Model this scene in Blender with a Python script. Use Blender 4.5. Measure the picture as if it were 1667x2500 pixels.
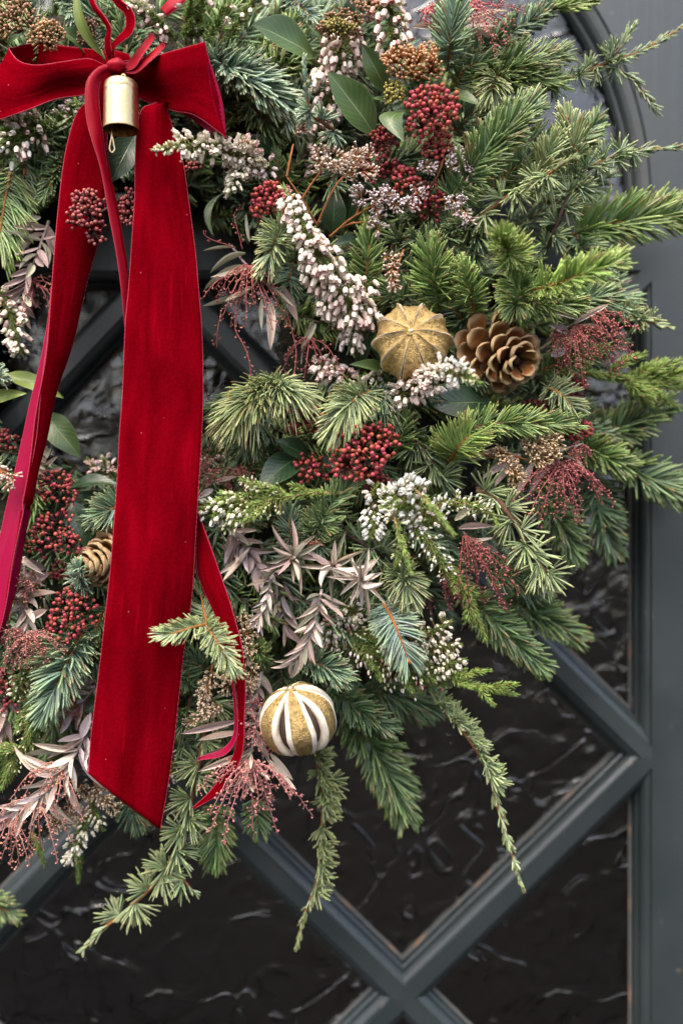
import bpy, math, random
import numpy as np
from mathutils import Vector, Matrix

for o in list(bpy.data.objects):
    bpy.data.objects.remove(o)
random.seed(7)
R = np.random.default_rng(11)
SC = bpy.context.scene
COL = SC.collection

# ------------------------------------------------------------------ camera, sky, sun, exposure
CD = 0.80            # metres from lens to the door face
FPX = 2380.0         # focal length in photograph pixels (photograph 1667 x 2500)
cam = bpy.data.cameras.new('camera')
cam.sensor_fit = 'VERTICAL'
cam.sensor_height = 36.0
cam.sensor_width = 24.0
cam.lens = 36.0 * FPX / 2500.0
cam.clip_start = 0.02
cam.clip_end = 1500.0
cam.dof.use_dof = True
cam.dof.focus_distance = CD - 0.118
cam.dof.aperture_fstop = 1.9
camo = bpy.data.objects.new('camera', cam)
camo.location = (0, -CD, 0)
camo.rotation_euler = (math.radians(90), 0, 0)
COL.objects.link(camo)
SC.camera = camo

SUN_EL, SUN_AZ = math.radians(62), math.radians(205)   # from above, behind the camera's left shoulder
world = bpy.data.worlds.new('World')
SC.world = world
world.use_nodes = True
wn = world.node_tree
sky = wn.nodes.new('ShaderNodeTexSky')
sky.sky_type = 'NISHITA'
sky.sun_disc = False
sky.sun_elevation = SUN_EL
sky.sun_rotation = SUN_AZ
sky.air_density = 1.0
sky.dust_density = 6.0
sky.ozone_density = 0.6
wn.links.new(sky.outputs[0], wn.nodes['Background'].inputs[0])
wn.nodes['Background'].inputs[1].default_value = 0.15
sl = bpy.data.lights.new('sun', 'SUN')
sl.energy = 0.55
sl.angle = math.radians(60)
sl.color = (1.0, 0.95, 0.88)
so = bpy.data.objects.new('sun', sl)
# direction towards the sun: azimuth measured like the sky node (0 = +Y, clockwise seen from above)
sd = Vector((math.sin(SUN_AZ) * math.cos(SUN_EL), math.cos(SUN_AZ) * math.cos(SUN_EL), math.sin(SUN_EL)))
so.rotation_euler = sd.to_track_quat('Z', 'Y').to_euler()
so.location = sd * 5
COL.objects.link(so)
SC.view_settings.view_transform = 'Standard'
SC.view_settings.look = 'None'
SC.view_settings.exposure = 1.68
SC.view_settings.gamma = 1.0
SC.view_settings.use_curve_mapping = False
SC.cycles.use_denoising = True
SC.cycles.max_bounces = 6
SC.cycles.transparent_max_bounces = 12
SC.cycles.caustics_reflective = False
SC.cycles.caustics_refractive = False

# ------------------------------------------------------------------ mapping: measured position in the picture + height above the door -> place
def S(d):                       # metres per photograph pixel at d millimetres in front of the door
    return (CD - d / 1000.0) / FPX

def P(px, py, d):
    z = CD - d / 1000.0
    return np.array([(px - 833.5) / FPX * z, -d / 1000.0, -(py - 1250.0) / FPX * z])

def PP(pts):
    return np.array([P(*p) for p in pts])

# ------------------------------------------------------------------ materials
def lin(r, g, b):
    f = lambda c: (c / 255 / 12.92) if c / 255 <= 0.04045 else ((c / 255 + 0.055) / 1.055) ** 2.4
    return (f(r), f(g), f(b))

MATS = {}
def mat(name, base=(0.5, 0.5, 0.5), rough=0.5, spec=0.5, metal=0.0, attr=False, vary=0.0, sheen=0.0, sheen_tint=(1, 1, 1),
        bump=None, noise=None, trans=0.0, coat=0.0, sss=0.0):
    m = bpy.data.materials.new(name)
    m.use_nodes = True
    nt = m.node_tree
    b = nt.nodes['Principled BSDF']
    b.inputs['Base Color'].default_value = (*base, 1)
    b.inputs['Roughness'].default_value = rough
    b.inputs['Specular IOR Level'].default_value = spec
    b.inputs['Metallic'].default_value = metal
    b.inputs['Sheen Weight'].default_value = sheen
    b.inputs['Sheen Tint'].default_value = (*sheen_tint, 1)
    b.inputs['Sheen Roughness'].default_value = 0.35
    b.inputs['Coat Weight'].default_value = coat
    if sss:
        b.inputs['Subsurface Weight'].default_value = sss
        b.inputs['Subsurface Radius'].default_value = (0.002, 0.001, 0.0006)
        b.inputs['Subsurface Scale'].default_value = 1.0
    src = None
    if attr:
        a = nt.nodes.new('ShaderNodeAttribute')
        a.attribute_name = 'Col'
        src = a.outputs['Color']
    if noise:                                   # (scale, second colour, contrast low, contrast high)
        tc = nt.nodes.new('ShaderNodeTexCoord')
        n = nt.nodes.new('ShaderNodeTexNoise')
        n.inputs['Scale'].default_value = noise[0]
        n.inputs['Detail'].default_value = 6
        nt.links.new(tc.outputs['Object'], n.inputs['Vector'])
        mr = nt.nodes.new('ShaderNodeMapRange')
        mr.inputs[1].default_value, mr.inputs[2].default_value = noise[2], noise[3]
        nt.links.new(n.outputs['Fac'], mr.inputs[0])
        mx = nt.nodes.new('ShaderNodeMix')
        mx.data_type = 'RGBA'
        if src is not None:
            nt.links.new(src, mx.inputs[6])
        else:
            mx.inputs[6].default_value = (*base, 1)
        mx.inputs[7].default_value = (*noise[1], 1)
        nt.links.new(mr.outputs[0], mx.inputs[0])
        src = mx.outputs[2]
    if vary:
        oi = nt.nodes.new('ShaderNodeObjectInfo')
        hs = nt.nodes.new('ShaderNodeHueSaturation')
        mr1 = nt.nodes.new('ShaderNodeMapRange')
        mr1.inputs[3].default_value, mr1.inputs[4].default_value = 1 - vary, 1 + vary
        nt.links.new(oi.outputs['Random'], mr1.inputs[0])
        nt.links.new(mr1.outputs[0], hs.inputs['Value'])
        ma = nt.nodes.new('ShaderNodeMath'); ma.operation = 'MULTIPLY'; ma.inputs[1].default_value = 7.31
        mf = nt.nodes.new('ShaderNodeMath'); mf.operation = 'FRACT'
        nt.links.new(oi.outputs['Random'], ma.inputs[0]); nt.links.new(ma.outputs[0], mf.inputs[0])
        mr2 = nt.nodes.new('ShaderNodeMapRange')
        mr2.inputs[3].default_value, mr2.inputs[4].default_value = 0.5 - vary * 0.06, 0.5 + vary * 0.06
        nt.links.new(mf.outputs[0], mr2.inputs[0])
        nt.links.new(mr2.outputs[0], hs.inputs['Hue'])
        if src is not None:
            nt.links.new(src, hs.inputs['Color'])
        else:
            hs.inputs['Color'].default_value = (*base, 1)
        src = hs.outputs['Color']
    if src is not None:
        nt.links.new(src, b.inputs['Base Color'])
    if bump:                                    # (scale, strength, distance)
        tc = nt.nodes.new('ShaderNodeTexCoord')
        n = nt.nodes.new('ShaderNodeTexNoise')
        n.inputs['Scale'].default_value = bump[0]
        n.inputs['Detail'].default_value = 4
        nt.links.new(tc.outputs['Object'], n.inputs['Vector'])
        bp = nt.nodes.new('ShaderNodeBump')
        bp.inputs['Strength'].default_value = bump[1]
        bp.inputs['Distance'].default_value = bump[2]
        nt.links.new(n.outputs['Fac'], bp.inputs['Height'])
        nt.links.new(bp.outputs[0], b.inputs['Normal'])
    if trans:
        tr = nt.nodes.new('ShaderNodeBsdfTranslucent')
        if src is not None:
            nt.links.new(src, tr.inputs[0])
        else:
            tr.inputs[0].default_value = (*base, 1)
        mxs = nt.nodes.new('ShaderNodeMixShader')
        mxs.inputs[0].default_value = trans
        nt.links.new(b.outputs[0], mxs.inputs[1]); nt.links.new(tr.outputs[0], mxs.inputs[2])
        nt.links.new(mxs.outputs[0], nt.nodes['Material Output'].inputs[0])
    MATS[name] = m
    return m

mat('needle', attr=True, rough=0.36, spec=0.6)
mat('foliage', attr=True, rough=0.5, spec=0.35)
mat('bark', attr=True, rough=0.8, spec=0.2, bump=(1800, 0.6, 0.0006))
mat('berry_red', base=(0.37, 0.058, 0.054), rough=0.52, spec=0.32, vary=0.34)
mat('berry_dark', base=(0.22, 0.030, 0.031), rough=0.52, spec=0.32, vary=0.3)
mat('berry_dusky', base=(0.33, 0.075, 0.066), rough=0.48, vary=0.25)
mat('bud_peach', base=(0.50, 0.28, 0.14), rough=0.5, vary=0.25)
mat('bud_pinkgreen', base=(0.40, 0.22, 0.13), rough=0.5, vary=0.3)
mat('bud_olive', base=(0.36, 0.30, 0.07), rough=0.5, vary=0.25)
mat('bud_russet', base=(0.27, 0.13, 0.06), rough=0.5, vary=0.3)
mat('bud_brown', base=(0.20, 0.10, 0.06), rough=0.55, vary=0.25)
mat('bell_white', attr=True, rough=0.6, spec=0.2, vary=0.14, trans=0.18)
mat('dry_leaf', attr=True, rough=0.6, spec=0.25, vary=0.20, trans=0.12, noise=(160, (0.30, 0.20, 0.14), 0.60, 0.90), bump=(500, 0.4, 0.0006))
mat('floret', attr=True, rough=0.7, spec=0.2)
mat('cone_scale', attr=True, rough=0.72, spec=0.2, vary=0.22, noise=(420, (0.16, 0.075, 0.03), 0.60, 0.90), bump=(420, 0.9, 0.0014))
mat('gold_peel', base=(0.47, 0.33, 0.13), rough=0.40, spec=0.5, metal=0.6, noise=(330, (0.20, 0.135, 0.045), 0.44, 0.70), bump=(950, 1.0, 0.0016))
mat('pith', base=(0.80, 0.72, 0.58), rough=0.8, noise=(300, (0.62, 0.46, 0.26), 0.55, 0.75), bump=(900, 0.5, 0.0008))
mat('orange_core', base=(0.055, 0.03, 0.02), rough=0.8, bump=(900, 0.8, 0.001))
mat('moss', base=(0.016, 0.02, 0.01), rough=0.95, noise=(120, (0.03, 0.022, 0.012), 0.4, 0.65), bump=(300, 1.0, 0.006))
mat('brass', base=(0.80, 0.57, 0.28), rough=0.30, metal=1.0, noise=(700, (0.45, 0.28, 0.10), 0.58, 0.80), bump=(320, 0.22, 0.0010))
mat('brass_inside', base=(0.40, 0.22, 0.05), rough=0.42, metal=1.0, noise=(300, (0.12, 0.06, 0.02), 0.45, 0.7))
mat('wire', base=(0.52, 0.40, 0.24), rough=0.35, metal=1.0)
mat('added_paving', base=(0.018, 0.016, 0.015), rough=0.9, spec=0.2, noise=(2.2, (0.016, 0.015, 0.0145), 0.4, 0.6))  # finish of the added ground, near black so the panes reflect dark
mat('interior', base=(0.060, 0.041, 0.033), rough=0.9)

def broad_leaf_mat(name, base, back, vein, rough):
    m = mat(name, base=base, rough=rough, spec=0.5)
    nt = m.node_tree
    b = nt.nodes['Principled BSDF']
    a = nt.nodes.new('ShaderNodeAttribute'); a.attribute_name = 'luv'
    sx = nt.nodes.new('ShaderNodeSeparateXYZ')
    nt.links.new(a.outputs['Vector'], sx.inputs[0])
    ab = nt.nodes.new('ShaderNodeMath'); ab.operation = 'ABSOLUTE'
    nt.links.new(sx.outputs[0], ab.inputs[0])
    # midrib
    mr = nt.nodes.new('ShaderNodeMapRange'); mr.inputs[1].default_value = 0.02; mr.inputs[2].default_value = 0.07
    mr.inputs[3].default_value = 1; mr.inputs[4].default_value = 0
    nt.links.new(ab.outputs[0], mr.inputs[0])
    # side veins: lines v*k - |u|*c
    tc = nt.nodes.new('ShaderNodeTexCoord')
    no = nt.nodes.new('ShaderNodeTexNoise'); no.inputs['Scale'].default_value = 60
    nt.links.new(tc.outputs['Object'], no.inputs['Vector'])
    m1 = nt.nodes.new('ShaderNodeMath'); m1.operation = 'MULTIPLY_ADD'; m1.inputs[1].default_value = -0.30
    nt.links.new(ab.outputs[0], m1.inputs[0]); nt.links.new(sx.outputs[1], m1.inputs[2])
    m2 = nt.nodes.new('ShaderNodeMath'); m2.operation = 'MULTIPLY_ADD'; m2.inputs[1].default_value = 0.10
    nt.links.new(no.outputs['Fac'], m2.inputs[0]); nt.links.new(m1.outputs[0], m2.inputs[2])
    m3 = nt.nodes.new('ShaderNodeMath'); m3.operation = 'MULTIPLY'; m3.inputs[1].default_value = 9
    nt.links.new(m2.outputs[0], m3.inputs[0])
    pp = nt.nodes.new('ShaderNodeMath'); pp.operation = 'PINGPONG'; pp.inputs[1].default_value = 0.5
    nt.links.new(m3.outputs[0], pp.inputs[0])
    mr2 = nt.nodes.new('ShaderNodeMapRange'); mr2.inputs[1].default_value = 0.0; mr2.inputs[2].default_value = 0.10
    mr2.inputs[3].default_value = 0.35; mr2.inputs[4].default_value = 0
    nt.links.new(pp.outputs[0], mr2.inputs[0])
    mx0 = nt.nodes.new('ShaderNodeMath'); mx0.operation = 'MAXIMUM'
    nt.links.new(mr.outputs[0], mx0.inputs[0]); nt.links.new(mr2.outputs[0], mx0.inputs[1])
    # mottling
    no2 = nt.nodes.new('ShaderNodeTexNoise'); no2.inputs['Scale'].default_value = 90; no2.inputs['Detail'].default_value = 5
    nt.links.new(tc.outputs['Object'], no2.inputs['Vector'])
    mxa = nt.nodes.new('ShaderNodeMix'); mxa.data_type = 'RGBA'
    mxa.inputs[6].default_value = (*base, 1); mxa.inputs[7].default_value = (base[0] * 1.5, base[1] * 1.35, base[2] * 1.2, 1)
    nt.links.new(no2.outputs['Fac'], mxa.inputs[0])
    ge = nt.nodes.new('ShaderNodeNewGeometry')
    mxf = nt.nodes.new('ShaderNodeMix'); mxf.data_type = 'RGBA'
    nt.links.new(ge.outputs['Backfacing'], mxf.inputs[0])
    nt.links.new(mxa.outputs[2], mxf.inputs[6]); mxf.inputs[7].default_value = (*back, 1)
    mxb = nt.nodes.new('ShaderNodeMix'); mxb.data_type = 'RGBA'
    nt.links.new(mx0.outputs[0], mxb.inputs[0]); nt.links.new(mxf.outputs[2], mxb.inputs[6]); mxb.inputs[7].default_value = (*vein, 1)
    # pale rim
    mr3 = nt.nodes.new('ShaderNodeMapRange'); mr3.inputs[1].default_value = 0.93; mr3.inputs[2].default_value = 1.0
    mr3.inputs[3].default_value = 0; mr3.inputs[4].default_value = 0.7
    nt.links.new(ab.outputs[0], mr3.inputs[0])
    mxc = nt.nodes.new('ShaderNodeMix'); mxc.data_type = 'RGBA'
    nt.links.new(mr3.outputs[0], mxc.inputs[0]); nt.links.new(mxb.outputs[2], mxc.inputs[6]); mxc.inputs[7].default_value = (*vein, 1)
    nt.links.new(mxc.outputs[2], b.inputs['Base Color'])
    bp = nt.nodes.new('ShaderNodeBump'); bp.inputs['Strength'].default_value = 0.5; bp.inputs['Distance'].default_value = 0.0006
    bp.invert = True
    nt.links.new(mx0.outputs[0], bp.inputs['Height'])
    nt.links.new(bp.outputs[0], b.inputs['Normal'])
    return m
broad_leaf_mat('leaf_mid', (0.040, 0.078, 0.022), (0.12, 0.17, 0.07), (0.17, 0.22, 0.09), 0.36)
broad_leaf_mat('leaf_dark', (0.014, 0.036, 0.014), (0.07, 0.11, 0.05), (0.075, 0.12, 0.045), 0.30)
broad_leaf_mat('leaf_lime', (0.14, 0.20, 0.045), (0.20, 0.26, 0.08), (0.27, 0.32, 0.12), 0.36)

def velvet_mat():
    m = mat('velvet', base=(0.20, 0.0006, 0.006), rough=1.0, spec=0.0, sheen=0.2, sheen_tint=(1.0, 0.03, 0.07))
    nt = m.node_tree; b = nt.nodes['Principled BSDF']
    b.inputs['Sheen Roughness'].default_value = 0.30
    a = nt.nodes.new('ShaderNodeAttribute'); a.attribute_name = 'luv'
    tc = nt.nodes.new('ShaderNodeTexCoord')
    def noise(vec, scale, det, dist=0.0, mp=None):
        n = nt.nodes.new('ShaderNodeTexNoise'); n.inputs['Scale'].default_value = scale; n.inputs['Detail'].default_value = det
        n.inputs['Distortion'].default_value = dist
        if mp:
            q = nt.nodes.new('ShaderNodeMapping'); q.inputs['Scale'].default_value = mp
            nt.links.new(vec, q.inputs[0]); vec = q.outputs[0]
        nt.links.new(vec, n.inputs['Vector']); return n.outputs['Fac']
    def rng(v, lo, hi, a0, a1):
        r = nt.nodes.new('ShaderNodeMapRange'); r.inputs[1].default_value, r.inputs[2].default_value = lo, hi
        r.inputs[3].default_value, r.inputs[4].default_value = a0, a1
        nt.links.new(v, r.inputs[0]); return r.outputs[0]
    def op(o, x, y):
        n = nt.nodes.new('ShaderNodeMath'); n.operation = o
        for k, v in enumerate((x, y)):
            if isinstance(v, (int, float)):
                n.inputs[k].default_value = v
            else:
                nt.links.new(v, n.inputs[k])
        return n.outputs[0]
    soft = noise(a.outputs['Vector'], 1.0, 5, 0.8, (1.7, 0.42, 1))          # broad areas of nap lying one way or the other
    crush = noise(a.outputs['Vector'], 1.0, 3, 0.3, (7.0, 0.75, 1))          # crush marks running down the ribbon
    mask = rng(noise(a.outputs['Vector'], 0.35, 2, 0.0, (1, 1, 1)), 0.48, 0.62, 0, 1)
    cm = op('MULTIPLY', rng(crush, 0.54, 0.68, 0, 1), mask)
    grain = noise(tc.outputs['Object'], 620, 3)
    nap = op('ADD', rng(soft, 0.34, 0.70, 0.12, 0.80), op('MULTIPLY', cm, 0.75))
    nap = op('ADD', nap, rng(grain, 0.38, 0.64, -0.14, 0.14))
    nap = rng(nap, 0, 1, 0, 1)
    cr = nt.nodes.new('ShaderNodeMix'); cr.data_type = 'RGBA'
    cr.inputs[6].default_value = (0.086, 0.0002, 0.0021, 1); cr.inputs[7].default_value = (0.188, 0.0005, 0.0055, 1)
    nt.links.new(nap, cr.inputs[0])
    nt.links.new(rng(nap, 0, 1, 0.03, 0.36), b.inputs['Sheen Weight'])
    vo = nt.nodes.new('ShaderNodeTexVoronoi'); vo.inputs['Scale'].default_value = 130   # specks of lint
    nt.links.new(tc.outputs['Object'], vo.inputs['Vector'])
    sc_ = nt.nodes.new('ShaderNodeSeparateColor'); nt.links.new(vo.outputs['Color'], sc_.inputs[0])
    lint = op('MULTIPLY', op('LESS_THAN', vo.outputs['Distance'], 0.06), op('GREATER_THAN', sc_.outputs[0], 0.80))
    li = nt.nodes.new('ShaderNodeMix'); li.data_type = 'RGBA'; li.inputs[7].default_value = (0.50, 0.12, 0.13, 1)
    nt.links.new(op('MULTIPLY', lint, 0.55), li.inputs[0]); nt.links.new(cr.outputs[2], li.inputs[6])
    nt.links.new(li.outputs[2], b.inputs['Base Color'])
    bp = nt.nodes.new('ShaderNodeBump'); bp.inputs['Strength'].default_value = 0.45; bp.inputs['Distance'].default_value = 0.0008
    nt.links.new(op('ADD', op('MULTIPLY', cm, 1.0), op('MULTIPLY', grain, 0.6)), bp.inputs['Height'])
    nt.links.new(bp.outputs[0], b.inputs['Normal'])
velvet_mat()
def satin_mat(name, base):
    m = mat(name, base=base, rough=0.48, spec=0.12)
    nt = m.node_tree; b = nt.nodes['Principled BSDF']
    b.inputs['Anisotropic'].default_value = 0.5
    a = nt.nodes.new('ShaderNodeAttribute'); a.attribute_name = 'luv'
    w = nt.nodes.new('ShaderNodeTexWave'); w.inputs['Scale'].default_value = 60; w.bands_direction = 'DIAGONAL'
    w.inputs['Distortion'].default_value = 0.6
    mp = nt.nodes.new('ShaderNodeMapping'); mp.inputs['Scale'].default_value = (0.5, 6, 1)
    nt.links.new(a.outputs['Vector'], mp.inputs[0]); nt.links.new(mp.outputs[0], w.inputs['Vector'])
    bp = nt.nodes.new('ShaderNodeBump'); bp.inputs['Strength'].default_value = 0.15; bp.inputs['Distance'].default_value = 0.0002
    nt.links.new(w.outputs['Fac'], bp.inputs['Height']); nt.links.new(bp.outputs[0], b.inputs['Normal'])
satin_mat('satin', (0.23, 0.0002, 0.029))
satin_mat('satin_red', (0.25, 0.0006, 0.010))
mat('selvedge', base=(0.36, 0.018, 0.045), rough=0.7, bump=(1600, 0.8, 0.0006))

def paint_mat():
    m = mat('door_paint', base=(0.02, 0.028, 0.03), rough=0.42, spec=0.7)
    nt = m.node_tree; b = nt.nodes['Principled BSDF']
    tc = nt.nodes.new('ShaderNodeTexCoord')
    n = nt.nodes.new('ShaderNodeTexNoise'); n.inputs['Scale'].default_value = 9; n.inputs['Detail'].default_value = 8
    nt.links.new(tc.outputs['Object'], n.inputs['Vector'])
    mx = nt.nodes.new('ShaderNodeMix'); mx.data_type = 'RGBA'
    mx.inputs[6].default_value = (0.0155, 0.0235, 0.0242, 1); mx.inputs[7].default_value = (0.0245, 0.0325, 0.0330, 1)
    nt.links.new(n.outputs['Fac'], mx.inputs[0])
    # small worn spots where an older coat shows
    n3 = nt.nodes.new('ShaderNodeTexNoise'); n3.inputs['Scale'].default_value = 70; n3.inputs['Detail'].default_value = 4
    nt.links.new(tc.outputs['Object'], n3.inputs['Vector'])
    mr3 = nt.nodes.new('ShaderNodeMapRange'); mr3.inputs[1].default_value = 0.70; mr3.inputs[2].default_value = 0.74; mr3.inputs[4].default_value = 0.6
    nt.links.new(n3.outputs['Fac'], mr3.inputs[0])
    mx3 = nt.nodes.new('ShaderNodeMix'); mx3.data_type = 'RGBA'; mx3.inputs[7].default_value = (0.10, 0.085, 0.07, 1)
    nt.links.new(mr3.outputs[0], mx3.inputs[0]); nt.links.new(mx.outputs[2], mx3.inputs[6]); nt.links.new(mx3.outputs[2], b.inputs['Base Color'])
    # brush marks run along the stile, over a slightly uneven ground
    mp = nt.nodes.new('ShaderNodeMapping'); mp.inputs['Scale'].default_value = (240, 240, 9)
    nt.links.new(tc.outputs['Object'], mp.inputs[0])
    n2 = nt.nodes.new('ShaderNodeTexNoise'); n2.inputs['Scale'].default_value = 1.0; n2.inputs['Detail'].default_value = 5
    nt.links.new(mp.outputs[0], n2.inputs['Vector'])
    n4 = nt.nodes.new('ShaderNodeTexNoise'); n4.inputs['Scale'].default_value = 120; n4.inputs['Detail'].default_value = 5
    nt.links.new(tc.outputs['Object'], n4.inputs['Vector'])
    ad = nt.nodes.new('ShaderNodeMath'); ad.operation = 'MULTIPLY_ADD'; ad.inputs[1].default_value = 0.6
    nt.links.new(n4.outputs['Fac'], ad.inputs[0]); nt.links.new(n2.outputs['Fac'], ad.inputs[2])
    bp = nt.nodes.new('ShaderNodeBump'); bp.inputs['Strength'].default_value = 0.30; bp.inputs['Distance'].default_value = 0.0008
    nt.links.new(ad.outputs[0], bp.inputs['Height']); nt.links.new(bp.outputs[0], b.inputs['Normal'])
    mr = nt.nodes.new('ShaderNodeMapRange'); mr.inputs[1].default_value = 0.35; mr.inputs[2].default_value = 0.65; mr.inputs[3].default_value = 0.32; mr.inputs[4].default_value = 0.52
    nt.links.new(n.outputs['Fac'], mr.inputs[0]); nt.links.new(mr.outputs[0], b.inputs['Roughness'])
paint_mat()
mat('putty', base=(0.085, 0.085, 0.08), rough=0.7, noise=(38, (0.22, 0.135, 0.085), 0.56, 0.70), bump=(500, 0.6, 0.001))

def glass_mat():
    m = bpy.data.materials.new('textured_glass'); m.use_nodes = True
    nt = m.node_tree
    for n in list(nt.nodes):
        if n.type != 'OUTPUT_MATERIAL':
            nt.nodes.remove(n)
    out = nt.nodes['Material Output']
    tc = nt.nodes.new('ShaderNodeTexCoord')
    n1 = nt.nodes.new('ShaderNodeTexNoise'); n1.inputs['Scale'].default_value = 16; n1.inputs['Detail'].default_value = 1.2
    n1.inputs['Distortion'].default_value = 1.2
    nt.links.new(tc.outputs['Object'], n1.inputs['Vector'])
    # drawn-out ridges in the cast surface: thin where the noise crosses its middle value
    ri = nt.nodes.new('ShaderNodeMath'); ri.operation = 'SUBTRACT'; ri.inputs[1].default_value = 0.5
    nt.links.new(n1.outputs['Fac'], ri.inputs[0])
    ra = nt.nodes.new('ShaderNodeMath'); ra.operation = 'ABSOLUTE'; nt.links.new(ri.outputs[0], ra.inputs[0])
    rm = nt.nodes.new('ShaderNodeMapRange'); rm.interpolation_type = 'SMOOTHSTEP'
    rm.inputs[1].default_value = 0.0; rm.inputs[2].default_value = 0.034; rm.inputs[3].default_value = 1.0; rm.inputs[4].default_value = 0.0
    nt.links.new(ra.outputs[0], rm.inputs[0])
    ns = nt.nodes.new('ShaderNodeTexNoise'); ns.inputs['Scale'].default_value = 11; ns.inputs['Detail'].default_value = 2
    mps = nt.nodes.new('ShaderNodeMapping'); mps.inputs['Location'].default_value = (3.1, 1.7, 5.2)
    nt.links.new(tc.outputs['Object'], mps.inputs[0]); nt.links.new(mps.outputs[0], ns.inputs['Vector'])
    sm = nt.nodes.new('ShaderNodeMapRange'); sm.inputs[1].default_value = 0.42; sm.inputs[2].default_value = 0.60
    nt.links.new(ns.outputs['Fac'], sm.inputs[0])
    rr = nt.nodes.new('ShaderNodeMath'); rr.operation = 'MULTIPLY'
    nt.links.new(rm.outputs[0], rr.inputs[0]); nt.links.new(sm.outputs[0], rr.inputs[1])
    hh = nt.nodes.new('ShaderNodeMath'); hh.operation = 'MULTIPLY_ADD'; hh.inputs[1].default_value = 0.12
    nm = nt.nodes.new('ShaderNodeMath'); nm.operation = 'MULTIPLY'; nm.inputs[1].default_value = 0.16; nt.links.new(n1.outputs['Fac'], nm.inputs[0])
    nt.links.new(rr.outputs[0], hh.inputs[0]); nt.links.new(nm.outputs[0], hh.inputs[2])
    bp = nt.nodes.new('ShaderNodeBump'); bp.inputs['Strength'].default_value = 1.0; bp.inputs['Distance'].default_value = 0.0085
    nt.links.new(hh.outputs[0], bp.inputs['Height'])
    # fine ribbed ripple in patches
    w = nt.nodes.new('ShaderNodeTexNoise'); w.inputs['Scale'].default_value = 34; w.inputs['Detail'].default_value = 2.5; w.inputs['Distortion'].default_value = 1.4
    nt.links.new(tc.outputs['Object'], w.inputs['Vector'])
    bp2 = nt.nodes.new('ShaderNodeBump'); bp2.inputs['Strength'].default_value = 1.0; bp2.inputs['Distance'].default_value = 0.0027
    nt.links.new(w.outputs['Fac'], bp2.inputs['Height']); nt.links.new(bp.outputs[0], bp2.inputs['Normal'])
    gl = nt.nodes.new('ShaderNodeBsdfGlossy'); gl.inputs['Roughness'].default_value = 0.06
    nt.links.new(bp2.outputs[0], gl.inputs['Normal'])
    tr = nt.nodes.new('ShaderNodeBsdfTransparent'); tr.inputs[0].default_value = (0.80, 0.82, 0.80, 1)
    fr = nt.nodes.new('ShaderNodeFresnel'); fr.inputs['IOR'].default_value = 1.68
    nt.links.new(bp2.outputs[0], fr.inputs['Normal'])
    mx = nt.nodes.new('ShaderNodeMixShader')
    nt.links.new(fr.outputs[0], mx.inputs[0]); nt.links.new(tr.outputs[0], mx.inputs[1]); nt.links.new(gl.outputs[0], mx.inputs[2])
    nt.links.new(mx.outputs[0], out.inputs[0])
    MATS['glass'] = m
glass_mat()

# ------------------------------------------------------------------ mesh helpers
def make_mesh(name, V, F, C=None, smooth=True, luv=None, mats=(), midx=None):
    """V (n,3); F list of arrays (m,k) with any k"""
    me = bpy.data.meshes.new(name)
    V = np.asarray(V, dtype=np.float32)
    F = [np.asarray(f, dtype=np.int32) for f in F if len(f)]
    me.vertices.add(len(V)); me.vertices.foreach_set('co', V.ravel())
    loops = np.concatenate([f.ravel() for f in F])
    tot = np.concatenate([np.full(len(f), f.shape[1], np.int32) for f in F])
    start = np.concatenate([[0], np.cumsum(tot)[:-1]]).astype(np.int32)
    me.loops.add(len(loops)); me.loops.foreach_set('vertex_index', loops)
    me.polygons.add(len(tot)); me.polygons.foreach_set('loop_start', start); me.polygons.foreach_set('loop_total', tot)
    me.polygons.foreach_set('use_smooth', np.full(len(tot), bool(smooth)))
    for m in mats:
        me.materials.append(MATS[m])
    if midx is not None:
        me.polygons.foreach_set('material_index', np.asarray(midx, np.int32))
    me.update(calc_edges=True)
    if C is not None:
        a = me.attributes.new('Col', 'FLOAT_COLOR', 'POINT')
        c4 = np.ones((len(V), 4), np.float32); c4[:, :3] = C
        a.data.foreach_set('color', c4.ravel())
    if luv is not None:
        a = me.attributes.new('luv', 'FLOAT_VECTOR', 'POINT')
        l3 = np.zeros((len(V), 3), np.float32); l3[:, :2] = luv
        a.data.foreach_set('vector', l3.ravel())
    return me

class Acc:
    def __init__(s):
        s.V, s.F, s.C, s.n = [], {}, [], 0
    def add(s, V, F, C):
        V = np.asarray(V).reshape(-1, 3)
        for f in F:
            if len(f):
                f = np.asarray(f)
                s.F.setdefault(f.shape[1], []).append(f + s.n)
        C = np.asarray(C, float)
        if C.ndim == 1:
            C = np.tile(C, (len(V), 1))
        s.V.append(V); s.C.append(C); s.n += len(V)
    def mesh(s, name, origin, mats):
        V = np.concatenate(s.V) - np.asarray(origin)
        return make_mesh(name, V, [np.concatenate(f) for f in s.F.values()], np.concatenate(s.C), mats=mats)

def link(name, me, parent=None, loc=None, mx=None):
    o = bpy.data.objects.new(name, me)
    COL.objects.link(o)
    if parent is not None:
        o.parent = parent
    if mx is not None:
        o.matrix_basis = mx
    elif loc is not None:
        o.location = loc
    return o

def thing(name, label, cat, origin, group=None):
    o = bpy.data.objects.new(name, None)
    o.empty_display_size = 0.01
    o.location = origin
    COL.objects.link(o)
    o['label'] = label; o['category'] = cat
    if group:
        o['group'] = group
    return o

def nrm(a):
    return a / np.maximum(np.linalg.norm(a, axis=-1, keepdims=True), 1e-9)

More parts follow.
